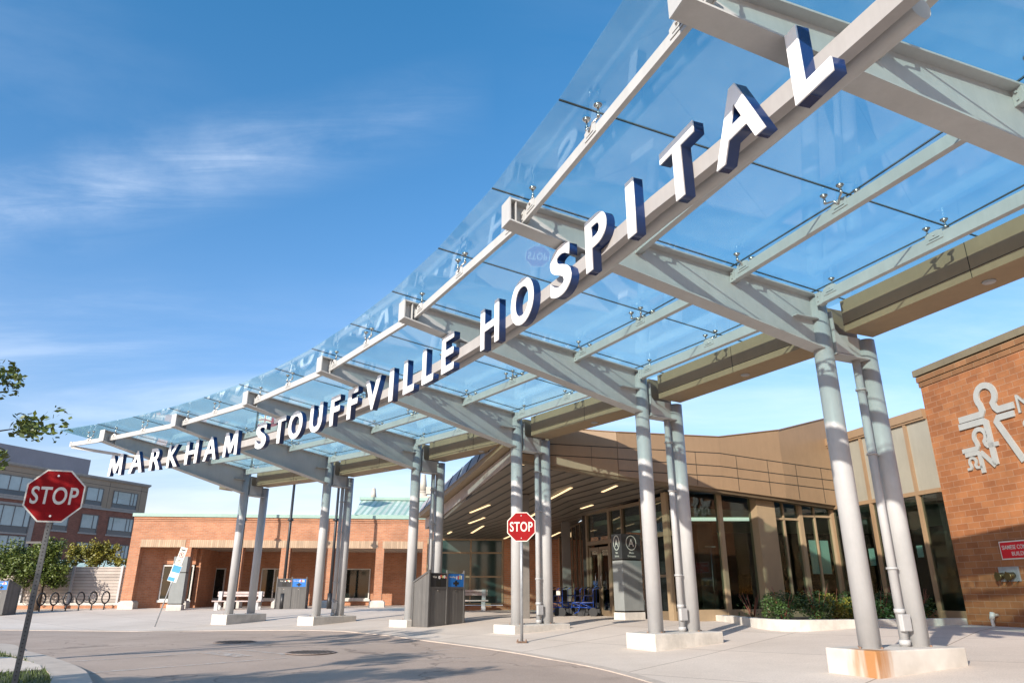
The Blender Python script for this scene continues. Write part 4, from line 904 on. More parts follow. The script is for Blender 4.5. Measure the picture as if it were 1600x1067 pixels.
for (x, y, w_, nm_) in ((1.95, 26.3, .30, 'soffit_column'), (.36, 22.4, .34, 'soffit_column')):
    mb = MB(); mb.box(x - w_ / 2, x + w_ / 2, y - w_ / 2, y + w_ / 2, .2, 3.6 if y > 24 else 3.9); mb.build(nm_, mat('col_grey', (.14, .125, .11), .6) if 'col_grey' not in M else M['col_grey'], ent, .01)

# ---------------------------------------------------------------- big brick wall with the emblem
Bk = Frame((10.37, 17.14), (10.37 + .1811 * 13, 17.14 - .9835 * 13), back=(30, 10, 0))
bw = empty('brick_wing', (10.6, 15, .25), 'tall orange block wall at the right carrying the hospital emblem', 'wall')
mb = MB(); bq(mb, Bk, 0, 13, .3, sz(6.98), 0, 5); mb.build('wall', brick('wing_brick', (.26, .092, .030), (.35, .14, .050), (.34, .20, .12), .335, .140, .006, var=.30), bw)
mb = MB(); bq(mb, Bk, -.025, 13, sz(6.98), sz(7.12), -.025, 4.9); bq(mb, Bk, -.05, 13, sz(7.14), sz(7.30), -.05, 4.9); mb.build('corbel_course', brick('corbel_brick', (.19, .09, .036), (.25, .12, .05), (.27, .18, .10), .335, .140, .006), bw)
mb = MB(); bq(mb, Bk, -.10, 13, sz(7.34), sz(7.54), -.08, 5.1); mb.build('coping', mat('olive_coping', (.17, .14, .085), .5), bw)
mb = MB(); bq(mb, Bk, -.01, 13, .0, .298, -.03, 5); mb.build('footing', kerbmat, bw)
def wall_ribbon(pts, w, d0=-.045, d1=-.005):
    """flat metal strip following a line on the wall; pts in wall (s,z)"""
    n = len(pts); Lf = []; Rt_ = []
    for i in range(n):
        p = Vector(pts[i]); a_ = Vector(pts[max(i - 1, 0)]); b_ = Vector(pts[min(i + 1, n - 1)])
        if 0 < i < n - 1:
            t1 = (p - a_).normalized(); t2 = (b_ - p).normalized(); t_ = (t1 + t2).normalized(); c_ = max(.45, t_.dot(t1))
        else: t_ = (b_ - a_).normalized(); c_ = 1
        nn = Vector((-t_.y, t_.x)) * (w / 2 / c_); Lf.append(p + nn); Rt_.append(p - nn)
    mb = MB()
    P_ = [Bk.p(q.x * S8, d0, sz(q.y)) for q in Lf] + [Bk.p(q.x * S8, d0, sz(q.y)) for q in Rt_] + [Bk.p(q.x * S8, d1, sz(q.y)) for q in Lf] + [Bk.p(q.x * S8, d1, sz(q.y)) for q in Rt_]
    F_ = []
    for i in range(n - 1): F_ += [(i, i + 1, n + i + 1, n + i), (2 * n + i, 3 * n + i, 3 * n + i + 1, 2 * n + i + 1), (i, 2 * n + i, 2 * n + i + 1, i + 1), (n + i, n + i + 1, 3 * n + i + 1, 3 * n + i)]
    F_ += [(0, n, 3 * n, 2 * n), (n - 1, 3 * n - 1, 4 * n - 1, 2 * n - 1)]
    mb.add(P_, F_); return mb
emb = empty('hospital_emblem', Bk.p(1.8, 0, 4.6), 'silver emblem of nested people outlines fixed on the orange brick wall', 'emblem')
def person_mark(cx, cz, k):
    out = []
    hd_ = [(cx + .30 * k * math.cos(rad(t_)), cz + .30 * k * math.sin(rad(t_))) for t_ in range(-52, 233, 15)]
    left = [(-.20, -.36), (-.26, -.45), (-1.05, -.45)]; right = [(.22, -.36), (.30, -.45), (.80, -.45)]
    chain = [(cx + x * k, cz + z * k) for x, z in reversed(right)] + hd_ + [(cx + x * k, cz + z * k) for x, z in left]
    out.append(chain)
    return out
def fix(mb, name='emblem_strip'):
    o = mb.build(name, logo_m, emb); bm = bmesh.new(); bm.from_mesh(o.data); bmesh.ops.recalc_face_normals(bm, faces=bm.faces); bm.to_mesh(o.data); bm.free()
for ch_ in person_mark(2.27, 6.10, 1.0): fix(wall_ribbon(ch_, .17))
fix(wall_ribbon([(1.17, 5.46), (2.02, 5.46), (2.10, 5.40), (2.12, 4.25)], .17)); fix(wall_ribbon([(3.02, 5.44), (2.52, 5.44), (2.44, 5.34), (2.98, 4.2)], .16))
for ch_ in person_mark(1.80, 5.08, .66): fix(wall_ribbon(ch_, .12))
fix(wall_ribbon([(1.18, 4.66), (1.62, 4.66), (1.66, 4.62), (1.67, 4.10)], .12)); fix(wall_ribbon([(1.72, 4.66), (2.10, 4.22)], .11))
for ch_ in person_mark(1.38, 4.44, .38): fix(wall_ribbon([(max(1.16, x), z) for x, z in ch_], .07))
exw = Bk.e; ezw = -Bk.n
def wall_text(body, s_, z_, h_, m_, nm, label, cat, w_=None, dd=.03):
    me = text_mesh(body, w_, h_ * S8, dd, .0); wd = max(v.co.x for v in me.vertices)
    bpy.data.meshes.remove(me)
    t_ = empty(nm, Bk.p(s_ * S8, 0, sz(z_)), label, cat)
    put_text(body, t_, Bk.p(s_ * S8 + wd, -.004 - dd / 2, sz(z_)), exw, ezw, m_, w_, h_ * S8, dd, 0, 'lettering'); return t_
wall_text("MARKHAM", 3.16, 5.41, .48, logo_m, 'wall_lettering', 'upper row of silver letters beside the emblem on the brick wall', 'lettering')
wall_text("STOUFFVILLE", 3.20, 4.76, .46, logo_m, 'wall_lettering', 'middle row of silver letters beside the emblem on the brick wall', 'lettering')
wall_text("HOSPITAL", 3.24, 4.11, .46, logo_m, 'wall_lettering', 'lowest row of silver letters beside the emblem on the brick wall', 'lettering')
# red fire connection sign, coupling plate, pipe
rs = empty('wall_sign', Bk.p(2.0, 0, 1.8), 'red and white fire connection sign on the orange brick wall', 'sign')
mb = MB(); bq(mb, Bk, 1.60 * S8, 3.02 * S8, sz(1.83), sz(2.29), -.012, -.002); mb.build('border', sign_white, rs)
mb = MB(); bq(mb, Bk, 1.63 * S8, 2.99 * S8, sz(1.86), sz(2.26), -.016, -.0125); mb.build('panel', mat('sign_red', (.60, .01, .02), .4, .05, 4), rs)
put_text("SIAMESE CONNECTION", rs, Bk.p(2.31 * S8, -.018, sz(2.08)), exw, ezw, sign_white, 1.26 * S8, .105 * S8, .003, .006)
put_text("BUILDING A", rs, Bk.p(2.31 * S8, -.018, sz(1.92)), exw, ezw, sign_white, .72 * S8, .10 * S8, .003, .006)
sm_ = empty('siamese_connection', Bk.p(1.42, 0, 1.4), 'grey plate with two brass hose couplings below the red sign', 'fire connection')
mb = MB(); bq(mb, Bk, 1.42 * S8, 2.04 * S8, sz(1.29), sz(1.65), -.03, -.001); mb.build('plate', galv, sm_, .004)
for s_ in (1.55, 1.86):
    c_ = Bk.p(s_ * S8, -.03, sz(1.45)); q_ = c_ - Bk.n * .11 - Zv * .03; mb = MB(); mb.cyl(c_, q_, .062, .075, n=18); mb.cyl(q_, q_ - Bk.n * .05, .085, n=18)
    for a_ in range(3): mb.bar(q_ - Bk.n * .025, q_ - Bk.n * .025 + (Bk.e * math.cos(a_ * 2.1) + Zv * math.sin(a_ * 2.1)) * .11, .02, .02, up=Bk.n)
    o = mb.build('coupling', brass, sm_)
    mb = MB(); mb.tube([q_ - Zv * .07, q_ - Zv * .16 + Bk.e * .03, q_ - Zv * .20 + Bk.e * .08, c_ - Zv * .12 + Bk.e * .1], .006, 6); mb.build('chain', brass, o)
pp_ = empty('wall_tap', Bk.p(1.1 * S8, 0, .3), 'white pipe spout sticking out near the foot of the brick wall', 'pipe')
mb = MB(); c_ = Bk.p(1.05 * S8, 0, sz(.46)); mb.tube([c_, c_ - Bk.n * .13, c_ - Bk.n * .17 - Zv * .05, c_ - Bk.n * .22 + Bk.e * .06 - Zv * .30], .033, 14); mb.cyl(c_ - Bk.n * .12 + Zv * .05, c_ - Bk.n * .17 - Zv * .09, .052, n=14); mb.build('spout', sign_white, pp_)

# ---------------------------------------------------------------- planter and shrubs
pln = empty('concrete_planter', (7, 16.6, .22), 'low curved concrete planter kerb in front of the glazed lobby', 'planter')
pc = dense([(5.25, 20.2), (5.42, 19.0), (5.45, 17.6), (5.60, 16.5), (6.1, 15.98), (7.33, 16.25), (8.8, 16.6), (10.3, 17.05)], 5)
o = band(pc, -.0, .26, -.12, 0, 'kerb_wall', concrete, lambda x, y: 0); 
me_ = o.data
for v in me_.vertices: v.co.z = .47 if v.co.z > -.06 else g(v.co.x, v.co.y) - .05
bpy.data.objects.remove(o)
mb = MB(); mb.v = [v.co.copy() for v in me_.vertices]; mb.f = [list(p.vertices) for p in me_.polygons]; mb.m = [0] * len(mb.f); mb.sm = [False] * len(mb.f)
mb.build('kerb_wall', concrete, pln, .015)
mb = MB(); mb.slab(offs(pc, .2) + [(10.3, 17.3), (9.4, 21.1), (4.7, 19.5)], .2, .40); mb.build('soil_bed', soil, pln)
def leaves(mb, c, r, n, size, shell=.55, flat=0.):
    """leaf sized faces spread through an uneven blob"""
    for _ in range(n):
        while True:
            d = Vector((random.gauss(0, 1), random.gauss(0, 1), random.gauss(0, 1)))
            if d.length > .01: break
        d.normalize(); k = shell + (1 - shell) * random.random() ** .6
        p = Vector(c) + Vector((d.x * r[0], d.y * r[1], d.z * r[2])) * k
        a = Vector((random.gauss(0, 1), random.gauss(0, 1), random.gauss(0, .6))).normalized(); b = a.cross(Vector((random.gauss(0, 1), random.gauss(0, 1), random.gauss(0, 1)))).normalized()
        s_ = size * random.uniform(.6, 1.3); mb.add([p - a * s_ * .5, p + b * s_ * .28, p + a * s_ * .5, p - b * s_ * .28], [(0, 1, 2, 3)])
shr = [(5.9, 18.4, .62, 'small reddish shrub with bare twigs at the left end of the planter'), (6.25, 17.35, .78, 'full dark green shrub just right of the bare twigged one'), (6.95, 17.1, .80, 'dark green shrub under the broad bronze pier'), (7.5, 17.4, .72, 'yellowish green shrub in the middle of the planter'),
       (8.05, 17.4, .82, 'green shrub below the pale window poster'), (8.7, 17.75, .8, 'green shrub left of the rightmost canopy column'), (9.25, 17.9, .78, 'shaded shrub seen between the two rightmost columns'), (9.8, 18.1, .74, 'dark shrub beside the brick wall corner')]
for x, y, h_, lb in shr:
    t_ = empty('shrub', (x, y, .4), lb, 'shrub', 'shrubs in the concrete planter'); mb = MB()
    tw = 'bare' in lb and 'just' not in lb
    for q in range(10 if not tw else 5):
        leaves(mb, (x + random.uniform(-.3, .3), y + random.uniform(-.25, .25), .42 + random.uniform(.15, .75) * h_ * .8), (.24, .22, .2), 170 if not tw else 14, .06)
    mb.build('foliage', leaf_b if 'yellow' in lb else leaf_c, t_)
    mb = MB()
    for q in range(9):
        a_ = random.uniform(0, 6.28); mb.tube([(x, y, .38), (x + .12 * math.cos(a_), y + .12 * math.sin(a_), .65), (x + .3 * math.cos(a_), y + .3 * math.sin(a_), .5 + h_ * random.uniform(.6, .9))], [.012, .008, .004], 5)
    mb.build('twigs', mat('twig', (.20, .07, .04), .8) if 'twig' not in M else M['twig'], t_)

# ---------------------------------------------------------------- stop signs and other street furniture
def octagon(r): return [(r * math.cos(rad(22.5 + 45 * i)), r * math.sin(rad(22.5 + 45 * i))) for i in range(8)]
def stop_sign(x, y, z0, zc_, label, yaw, lean, perforated):
    t = empty('stop_sign', (x, y, z0), label, 'stop sign', None, yaw); t.rotation_euler = (0, lean, yaw); h_ = zc_ - z0
    mb = MB(); W_ = .305; E1, E2, E3 = (1, 0, 0), (0, 0, 1), (0, -1, 0)
    if perforated: mb.box(-.028, .028, -.006, .022, -.05, h_ + .3)
    else: mb.cyl((0, .02, 0), (0, .02, h_ + .28), .030, n=20)
    mb.build('post', postgrey if perforated else galv, t, local=True)
    if perforated:
        mb = MB(); zz = .05
        while zz < h_ - .32: mb.cyl((0, -.0062, zz), (0, -.0072, zz), .0075, n=8); zz += .0254 * 1.6
        mb.build('post_holes', seam, t, local=True)
    else:
        mb = MB(); mb.box(-.11, .11, -.09, .13, .0, .012)
        for sx in (-.085, .085):
            for sy in (-.065, .105): mb.cyl((sx, sy, .012), (sx, sy, .05), .01, n=6)
        mb.build('base_plate', M['rusty_bolt'], t, local=True)
    mb = MB(); mb.prism(octagon(W_ / math.cos(rad(22.5))), (0, -.008, h_), E1, E2, E3, 0, .003); pl = mb.build('sign_plate', sign_white, t, local=True)
    mb = MB(); mb.prism(octagon((W_ - .017) / math.cos(rad(22.5))), (0, -.0115, h_), E1, E2, E3, 0, .001); mb.build('red_field', red_m, pl, local=True)
    put_text("STOP", pl, (0, -.0135, h_ - .10), (1, 0, 0), (0, -1, 0), sign_white, .49, .205, .001, .016, local=True, spacing=1.08)
    mb = MB()
    for dz in (-.235, .235): mb.cyl((0, -.012, h_ + dz), (0, -.02, h_ + dz), .013, n=10)
    mb.build('bolts', stainless, pl, local=True)
    return t
stop_sign(-5.44, 8.47, -.02, 2.09, 'near stop sign on a perforated steel post beside the grass island', rad(20), rad(0), True)
stop_sign(.20, 15.58, g(.15, 15.58) + .03, 2.35, 'farther stop sign on a round pole in front of the middle column', rad(-4), 0, False)
# leaning parking sign
t = empty('parking_sign', (-12.19, 25.77, g(-12.19, 25.77) + .03), 'leaning pole with a white no parking plate above a blue and white notice', 'road sign', None)
t.rotation_euler = (0, rad(13.5), rad(0)); t.scale = (.82, .82, .96); mb = MB(); mb.cyl((0, .03, 0), (0, .03, 2.65), .026, n=14); mb.build('post', galv, t, local=True)
mb = MB(); mb.box(-.15, .15, -.012, .0, 2.18, 2.78); pl = mb.build('upper_plate', sign_white, t, local=True)
mb = MB()
for i in range(28):
    a0, a1 = i * 2 * math.pi / 28, (i + 1) * 2 * math.pi / 28; mb.bar((.09 * math.cos(a0), -.014, 2.5 + .09 * math.sin(a0)), (.09 * math.cos(a1), -.014, 2.5 + .09 * math.sin(a1)), .018, .003, up=(0, 1, 0))
mb.bar((-.06, -.0145, 2.56), (.06, -.0145, 2.44), .018, .003, up=(0, 1, 0)); mb.build('ban_ring', red_m, pl, local=True)
put_text("P", pl, (0, -.0135, 2.45), (1, 0, 0), (0, -1, 0), seam, None, .10, .001, .004, local=True)
mb = MB(); mb.box(-.10, .10, -.0135, -.012, 2.66, 2.70); mb.box(-.09, .09, -.0135, -.012, 2.30, 2.32); mb.box(-.09, .09, -.0135, -.012, 2.25, 2.27); mb.build('caption', seam, pl, local=True)
mb = MB(); mb.box(-.2, .2, -.014, .0, 1.55, 2.16); pl = mb.build('lower_plate', sign_white, t, local=True)
mb = MB(); mb.box(-.17, .19, -.0165, -.0145, 1.88, 2.12); mb.box(-.19, .1, -.0165, -.0145, 1.57, 1.70); mb.build('blue_patch', mat('notice_blue', (.02, .25, .65), .5), pl, local=True)
# entrance totem
def totem(x, y, z0, yaw, W_, D_, sc_, label, front=True):
    t = empty('wayfinding_totem', (x, y, z0), label, 'totem', None, yaw)
    mb = MB(); mb.box(-.02, W_ + .02, -.02, D_ + .02, -.05, .27 * sc_); mb.build('base_block', concrete, t, .01, local=True)
    mb = MB(); mb.box(.04, W_ - .04, .04, D_ - .04, .27 * sc_, .31 * sc_); mb.box(.03, W_ - .03, .03, D_ - .03, 1.63 * sc_, 1.67 * sc_); mb.build('shadow_gap', seam, t, local=True)
    mb = MB(); mb.box(0, W_, 0, D_, .31 * sc_, 1.63 * sc_); mb.build('lower_body', totem_grey, t, .004, local=True)
    mb = MB(); mb.box(0, W_, 0, D_, 1.67 * sc_, 2.35 * sc_); hd_ = mb.build('head', totem_dark if front else totem_grey, t, .004, local=True)
    if front:
        for (ox, oy, ex, ez, w_) in ((W_ / 2, -.004, (1, 0, 0), (0, -1, 0), W_), (-.004, D_ / 2, (0, -1, 0), (-1, 0, 0), D_)):
            k_ = w_ / W_ if w_ < W_ else 1; exv = Vector(ex); o_ = Vector((ox, oy, 0)); zc_ = 2.11; mb = MB(); r_ = .185 * min(1, k_ * 1.1)
            N = 40
            for i in range(N):
                a0, a1 = i * 2 * math.pi / N, (i + 1) * 2 * math.pi / N
                mb.bar(o_ + exv * r_ * math.cos(a0) + Zv * (zc_ + .195 * math.sin(a0)), o_ + exv * r_ * math.cos(a1) + Zv * (zc_ + .195 * math.sin(a1)), .022, .003, up=ez)
            mb.build('ring', sign_white, hd_, local=True)
            put_text("A", hd_, o_ + Zv * (zc_ - .10), ex, ez, sign_white, .21 * min(1, k_), .20, .003, .008, local=True)
            put_text("Main", hd_, o_ + Zv * 1.815, ex, ez, sign_white, .17 * k_, .055, .003, .004, local=True); put_text("Entrance", hd_, o_ + Zv * 1.725, ex, ez, sign_white, .29 * k_, .055, .003, .004, local=True)
    return t
totem(3.08, 20.5, .24, rad(33), .72, .42, 1.0, 'grey entrance totem with a white letter A in a ring before the doors')
totem(-15.95, 34.6, .24, rad(8), .62, .5, 1.02, 'plain grey totem beside the first arcade pier', False)
# waste and recycling units
def bin_unit(x, y, z0, yaw, label, sc_=1.):
    t = empty('recycling_station', (x, y, z0), label, 'waste bin', 'twin waste and recycling stations', yaw)
    W_, D_, H_, HB = 1.38, .62, 1.42, 1.12
    def bx(*a, **k_): return None
    mb = MB(); mb.add([(0, 0, 0), (W_, 0, 0), (W_, D_, 0), (0, D_, 0), (0, 0, H_ - .03), (W_, 0, H_ - .03), (W_, D_, HB), (0, D_, HB)], [(3, 2, 1, 0), (4, 5, 6, 7), (0, 1, 5, 4), (1, 2, 6, 5), (2, 3, 7, 6), (3, 0, 4, 7)]); mb.build('body', bin_grey, t, local=True)
    mb = MB()
    for xx in (-.012, W_ / 2 - .025, W_ - .038): mb.box(xx, xx + .05, -.025, .02, 0, H_ + .05)
    mb.box(.039, W_ / 2 - .026, -.018, -.001, 0, .06); mb.box(W_ / 2 + .026, W_ - .039, -.018, -.001, 0, .06); mb.box(.039, W_ / 2 - .026, -.018, -.001, .98, 1.02); mb.box(W_ / 2 + .026, W_ - .039, -.018, -.001, .98, 1.02)
    for xx in (-.02, W_ - .01):
        mb.add([(xx, 0.021, H_ - .03), (xx + .03, .021, H_ - .03), (xx + .03, D_ + .02, HB), (xx, D_ + .02, HB), (xx, 0.021, H_ + .02), (xx + .03, .021, H_ + .02), (xx + .03, D_ + .02, HB + .05), (xx, D_ + .02, HB + .05)], [(3, 2, 1, 0), (4, 5, 6, 7), (0, 1, 5, 4), (1, 2, 6, 5), (2, 3, 7, 6), (3, 0, 4, 7)])
        mb.box(xx, xx + .03, D_ - .03, D_ + .02, 0, HB)
    mb.build('frame', bin_frame, t, local=True)
    for nm_, x0, m1, m2, word in (('waste_panel', .042, black_p, black_p, 'Waste'), ('recycling_panel', W_ / 2 + .029, blue_m, blue_m, 'Recycling')):
        w_ = W_ / 2 - .07; mb = MB(); mb.box(x0, x0 + w_, -.010, -.001, 1.025, 1.37); p_ = mb.build(nm_, m1, t, local=True)
        put_text(word, p_, (x0 + w_ * .27, -.0125, 1.255), (1, 0, 0), (0, -1, 0), sign_white, .15 if word == 'Waste' else .23, .055 if word == 'Waste' else .06, .002, .003, local=True)
        mb = MB()
        for q in range(5 if word == 'Waste' else 4):
            cx_ = x0 + w_ * (.55 + .1 * q); zc_ = 1.285 + random.uniform(-.02, .02); r_ = random.uniform(.025, .045)
            if word == 'Waste': mb.cyl((cx_, -.0105, zc_), (cx_, -.014, zc_), r_, n=14, mi=q % 3)
            else: mb.box(cx_ - .02, cx_ + .018, -.014, -.0105, 1.23, 1.29 + random.uniform(.02, .06), q % 3)
        mb.build('pictures', [M.get('pic_%d' % q) or mat('pic_%d' % q, c_, .5) for q, c_ in enumerate(((.75, .7, .65), (.6, .1, .08), (.55, .6, .2)))], p_, local=True)
        mb = MB(); cx_ = x0 + w_ / 2
        if word == 'Waste': mb.box(cx_ - .1, cx_ + .1, -.013, -.0105, 1.04, 1.20)
        else:
            mb.cyl((cx_, -.0105, 1.12), (cx_, -.0125, 1.12), .055, n=20); mb.box(cx_ - .11, cx_ + .11, -.0135, -.0107, 1.09, 1.15); mb.prism([(-.04, 1.195), (-.04, 1.045), (.04, 1.045), (.04, 1.195)], (cx_, 0, 0), (1, 0, 0), (0, 0, 1), (0, -1, 0), .0107, .0139)
        mb.build('opening', seam, p_, local=True)
        mb = MB(); mb.cyl((cx_, -.002, .92), (cx_, -.012, .92), .022, n=12); mb.build('lock', stainless, p_, local=True)
    return t
bin_unit(-2.28, 20.3, g(-2.28, 20.3) + .02, math.atan2(.75, .66), 'large grey twin bin with black and blue panels between the middle columns')
bin_unit(-11.07, 34.9, .27, rad(5), 'grey twin bin before the arcade, between the two black posts')
bin_unit(-23.5, 33.0, .13, rad(-14), 'grey twin bin with blue panel at the left edge, beside the bike racks')
# benches
def bench(x0, x1, y, z0, label):
    t = empty('bench', (x0, y, z0), label, 'bench', 'pale benches by the walls'); L_ = x1 - x0
    mb = MB(); mb.box(0, L_, 0, .14, .40, .45); mb.box(0, L_, .16, .30, .40, .45); mb.box(0, L_, .32, .46, .40, .45); mb.build('seat', bench_w, t, .006, local=True)
    mb = MB(); mb.box(0.05, L_ - .05, .50, .55, .62, .72); mb.box(.05, L_ - .05, .505, .555, .74, .84); mb.build('backrest', bench_w, t, .006, local=True)
    for xx in (.12, L_ - .28): mb = MB(); mb.box(xx, xx + .16, .06, .12, 0, .399); mb.box(xx, xx + .16, .44, .499, 0, .85); mb.box(xx, xx + .16, .121, .439, .32, .38); mb.build('leg', galv, t, local=True)
bench(-13.75, -11.5, 34.2, .24, 'pale slatted bench left of the far twin bin'); bench(-2.85, -.96, 30.1, .3, 'pale slatted bench in front of the green tinted far window')
# tall posts and flag
def post(x, y, h_, label, r_=.075):
    t = empty('tall_post', (x, y, g(x, y)), label, 'post', 'tall black posts before the arcade'); z0 = g(x, y)
    mb = MB(); mb.cyl((x, y, z0), (x, y, h_), r_, r_ * .8, n=16); mb.build('shaft', black_p, t)
    mb = MB(); mb.cyl((x, y, z0), (x, y, z0 + .7), r_ * 1.5, n=16); mb.build('foot_sleeve', black_p, t); mb = MB(); mb.cyl((x, y, 4.3), (x, y, 4.42), r_ * 1.6, n=16); mb.bar((x - .16, y, 4.36), (x + .16, y, 4.36), .05, .05); mb.build('collar', black_p, t); return t
post(-10.76, 35.0, 6.7, 'left black post standing behind the far twin bin'); post(-8.55, 35.0, 6.7, 'right black post standing beside the second column pair')
fp = post(-13.0, 35.0, 9.9, 'tall black flagpole rising behind the canopy with a red flag', .06)
mb = MB(); NX, NZ = 26, 14; V_ = []
def flagp(u_, v_): return (-12.93 + u_ * 1.35, 35.0 + .10 * math.sin(u_ * 9 + v_ * 2) * u_, 9.55 - v_ * .95 - .35 * u_ * u_ + .04 * math.sin(u_ * 7))
for layer in (-.004, .004):
    for j in range(NZ + 1):
        for i in range(NX + 1): p_ = flagp(i / NX, j / NZ); V_.append((p_[0], p_[1] + layer, p_[2]))
o_ = (NX + 1) * (NZ + 1); F_ = []; MI = []
def flag_mat(u_, v_):
    if u_ < .5 and v_ < .5:
        a_, b_ = u_ / .5, v_ / .5
        if abs(a_ - .5) < .07 or abs(b_ - .5) < .12: return 0
        if abs(a_ - .5) < .13 or abs(b_ - .5) < .2 or abs(a_ - b_) < .1 or abs(a_ + b_ - 1) < .1: return 1
        return 2
    return 0
fmb = MB()
for j in range(NZ):
    for i in range(NX):
        q_ = (j * (NX + 1) + i, j * (NX + 1) + i + 1, (j + 1) * (NX + 1) + i + 1, (j + 1) * (NX + 1) + i); mi_ = flag_mat((i + .5) / NX, (j + .5) / NZ)
        F_.append(q_); MI.append(mi_); F_.append(tuple(o_ + k_ for k_ in q_[::-1])); MI.append(mi_)
fmb.v = [Vector(v_) for v_ in V_]; fmb.f = [list(q_) for q_ in F_]; fmb.m = MI; fmb.sm = [True] * len(F_)
fmb.build('flag', [red_cloth, sign_white, M['notice_blue']], fp)
# bicycle racks
rk0 = None
rl = ['first from the left', 'second from the left', 'third from the left', 'fourth from the left', 'fifth from the left', 'rightmost, nearest the arcade pier']
for i in range(6):
    u_ = i / 5; x = -22.0 + (-19.55 + 22.0) * u_; y = 34.9 + 1.0 * u_
    if rk0 is None:
        r_ = empty('bike_rack', (x, y, g(x, y)), 'x', 'bike rack', 'leaf shaped bike racks by the fence', rad(62)); rk0 = r_
        pts = [(.19 * math.sin(a_), 0, .56 + .27 * math.cos(a_)) for a_ in [q * 2 * math.pi / 22 for q in range(23)]]
        mb = MB(); mb.tube(pts, .034, 8); mb.build('loop', black_p, r_, local=True); mb = MB(); mb.cyl((0, 0, 0), (0, 0, .30), .03, n=12); mb.cyl((0, 0, 0), (0, 0, .02), .08, n=12); mb.build('stem', black_p, r_, local=True)
    else: r_ = copy_tree(rk0); r_.location = (x, y, g(x, y))
    r_['label'] = 'black leaf shaped bike rack, ' + rl[i]
# fence and low wall
fe = empty('plank_fence', (-21, 36.6, .3), 'weathered horizontal plank fence on a low brick base beside the arcade', 'fence')
Ff = Frame((-30, 36.3), (-18.9, 36.9)); mb = MB(); bq(mb, Ff, 0, Ff.L, .56, 2.25, .1, .16); mb.build('planks', wood, fe)
mb = MB(); bq(mb, Ff, 0, Ff.L, .15, .45, .0, .25); mb.build('brick_base', brick_small, fe); mb = MB(); bq(mb, Ff, 0, Ff.L, .45, .56, -.04, .3); mb.build('base_cap', concrete, fe)
for s_ in (3.1, 5.8, 8.1, 10.45): mb = MB(); bq(mb, Ff, s_, s_ + .10, .56, 2.3, .0, .099); mb.build('fence_post', alu, fe)
sh = empty('bus_shelter_roof', (-22, 41, 0), 'pale ribbed metal roof showing just above the plank fence', 'shed'); Fs_ = Frame((-27, 40.5), (-18.5, 41.2)); mb = MB(); bq(mb, Fs_, 0, Fs_.L, .2, 2.2, .1, 3); mb.build('wall', alu, sh)
mb = MB(); mb.hexa([Fs_.p(0, 0, 2.3), Fs_.p(Fs_.L, 0, 2.3), Fs_.p(Fs_.L, 3, 2.3), Fs_.p(0, 3, 2.3), Fs_.p(0, 0, 2.36), Fs_.p(Fs_.L, 0, 2.36), Fs_.p(Fs_.L, 2.6, 2.85), Fs_.p(0, 2.6, 2.85)]); mb.build('roof', copper_ribs, sh)
lp = empty('street_lamp', (-30.5, 46, .2), 'dark street lamp rising behind the leafy tree at the left', 'street lamp'); mb = MB(); mb.cyl((-30.5, 46, .2), (-30.5, 46, 4.0), .07, n=10); mb.build('pole', black_p, lp); mb = MB(); mb.box(-30.6, -29.4, 45.8, 46.2, 3.95, 4.08); mb.build('lamp_head', black_p, lp)
# transport wheelchairs
wc0 = None
def wheelchair():
    t = empty('wheelchair', (0, 0, 0), 'x', 'wheelchair', 'blue transport wheelchairs parked by the doors')
    mb = MB(); mb.box(-.22, .22, -.22, .22, .47, .51); mb.build('seat', black_p, t, .01, local=True)
    mb = MB(); mb.box(-.21, .21, .20, .225, .52, .93); mb.build('backrest', black_p, t, .01, local=True)
    for sx in (-.24, .24):
        mb = MB(); mb.tube([(sx, .34, 1.0), (sx, .24, .95), (sx, .23, .30)], .015, 8); mb.tube([(sx, .23, .48), (sx, -.25, .48), (sx, -.33, .18), (sx, -.48, .12)], .015, 8); mb.tube([(sx, .23, .72), (sx, -.10, .72), (sx, -.16, .50)], .014, 8); mb.tube([(sx, .22, .30), (sx, -.28, .33)], .014, 8); mb.tube([(sx, .22, .30), (sx, -.24, .47)], .012, 8); mb.build('side_frame', blue_tube, t, local=True)
        for (yy, rr) in ((.22, .16), (-.27, .095)):
            mb = MB(); mb.cyl((sx * 1.1 - .015, yy, rr), (sx * 1.1 + .015, yy, rr), rr, n=20); mb.build('wheel', rubber, t, local=True)
        mb = MB(); mb.box(sx - .03, sx + .03, -.08, .2, .725, .755); mb.build('armrest', black_p, t, local=True)
        mb = MB(); mb.cyl((sx, .34, 1.0), (sx, .45, 1.02), .02, n=10); mb.build('handle', rubber, t, local=True)
    mb = MB(); mb.box(-.2, .2, -.56, -.42, .08, .10); mb.build('footrest', black_p, t, local=True)
    return t
for i, (x, y, rz, lb) in enumerate([(1.52, 23.9, 150, 'blue wheelchair left of the square dark column, with a white tag'), (1.98, 24.6, 150, 'blue wheelchair directly right of the square dark column'), (2.22, 24.1, 156, 'nested blue wheelchair in the middle of the row'), (2.42, 23.6, 160, 'blue wheelchair nearest the entrance doors'), (1.25, 25.2, 145, 'shadowed wheelchair at the back of the row')]):
    if wc0 is None: w_ = wc0 = wheelchair()
    else: w_ = copy_tree(wc0)
    w_.location = (x, y, .31); w_.scale = (.86, .86, .86); w_.rotation_euler = (0, 0, rad(rz + 90)); w_['label'] = lb
tg = MB(); tg.box(1.40, 1.52, 23.50, 23.51, .95, 1.08); tag(tg.build('tag', sign_white), 'white tag hanging on the leftmost wheelchair', 'tag')
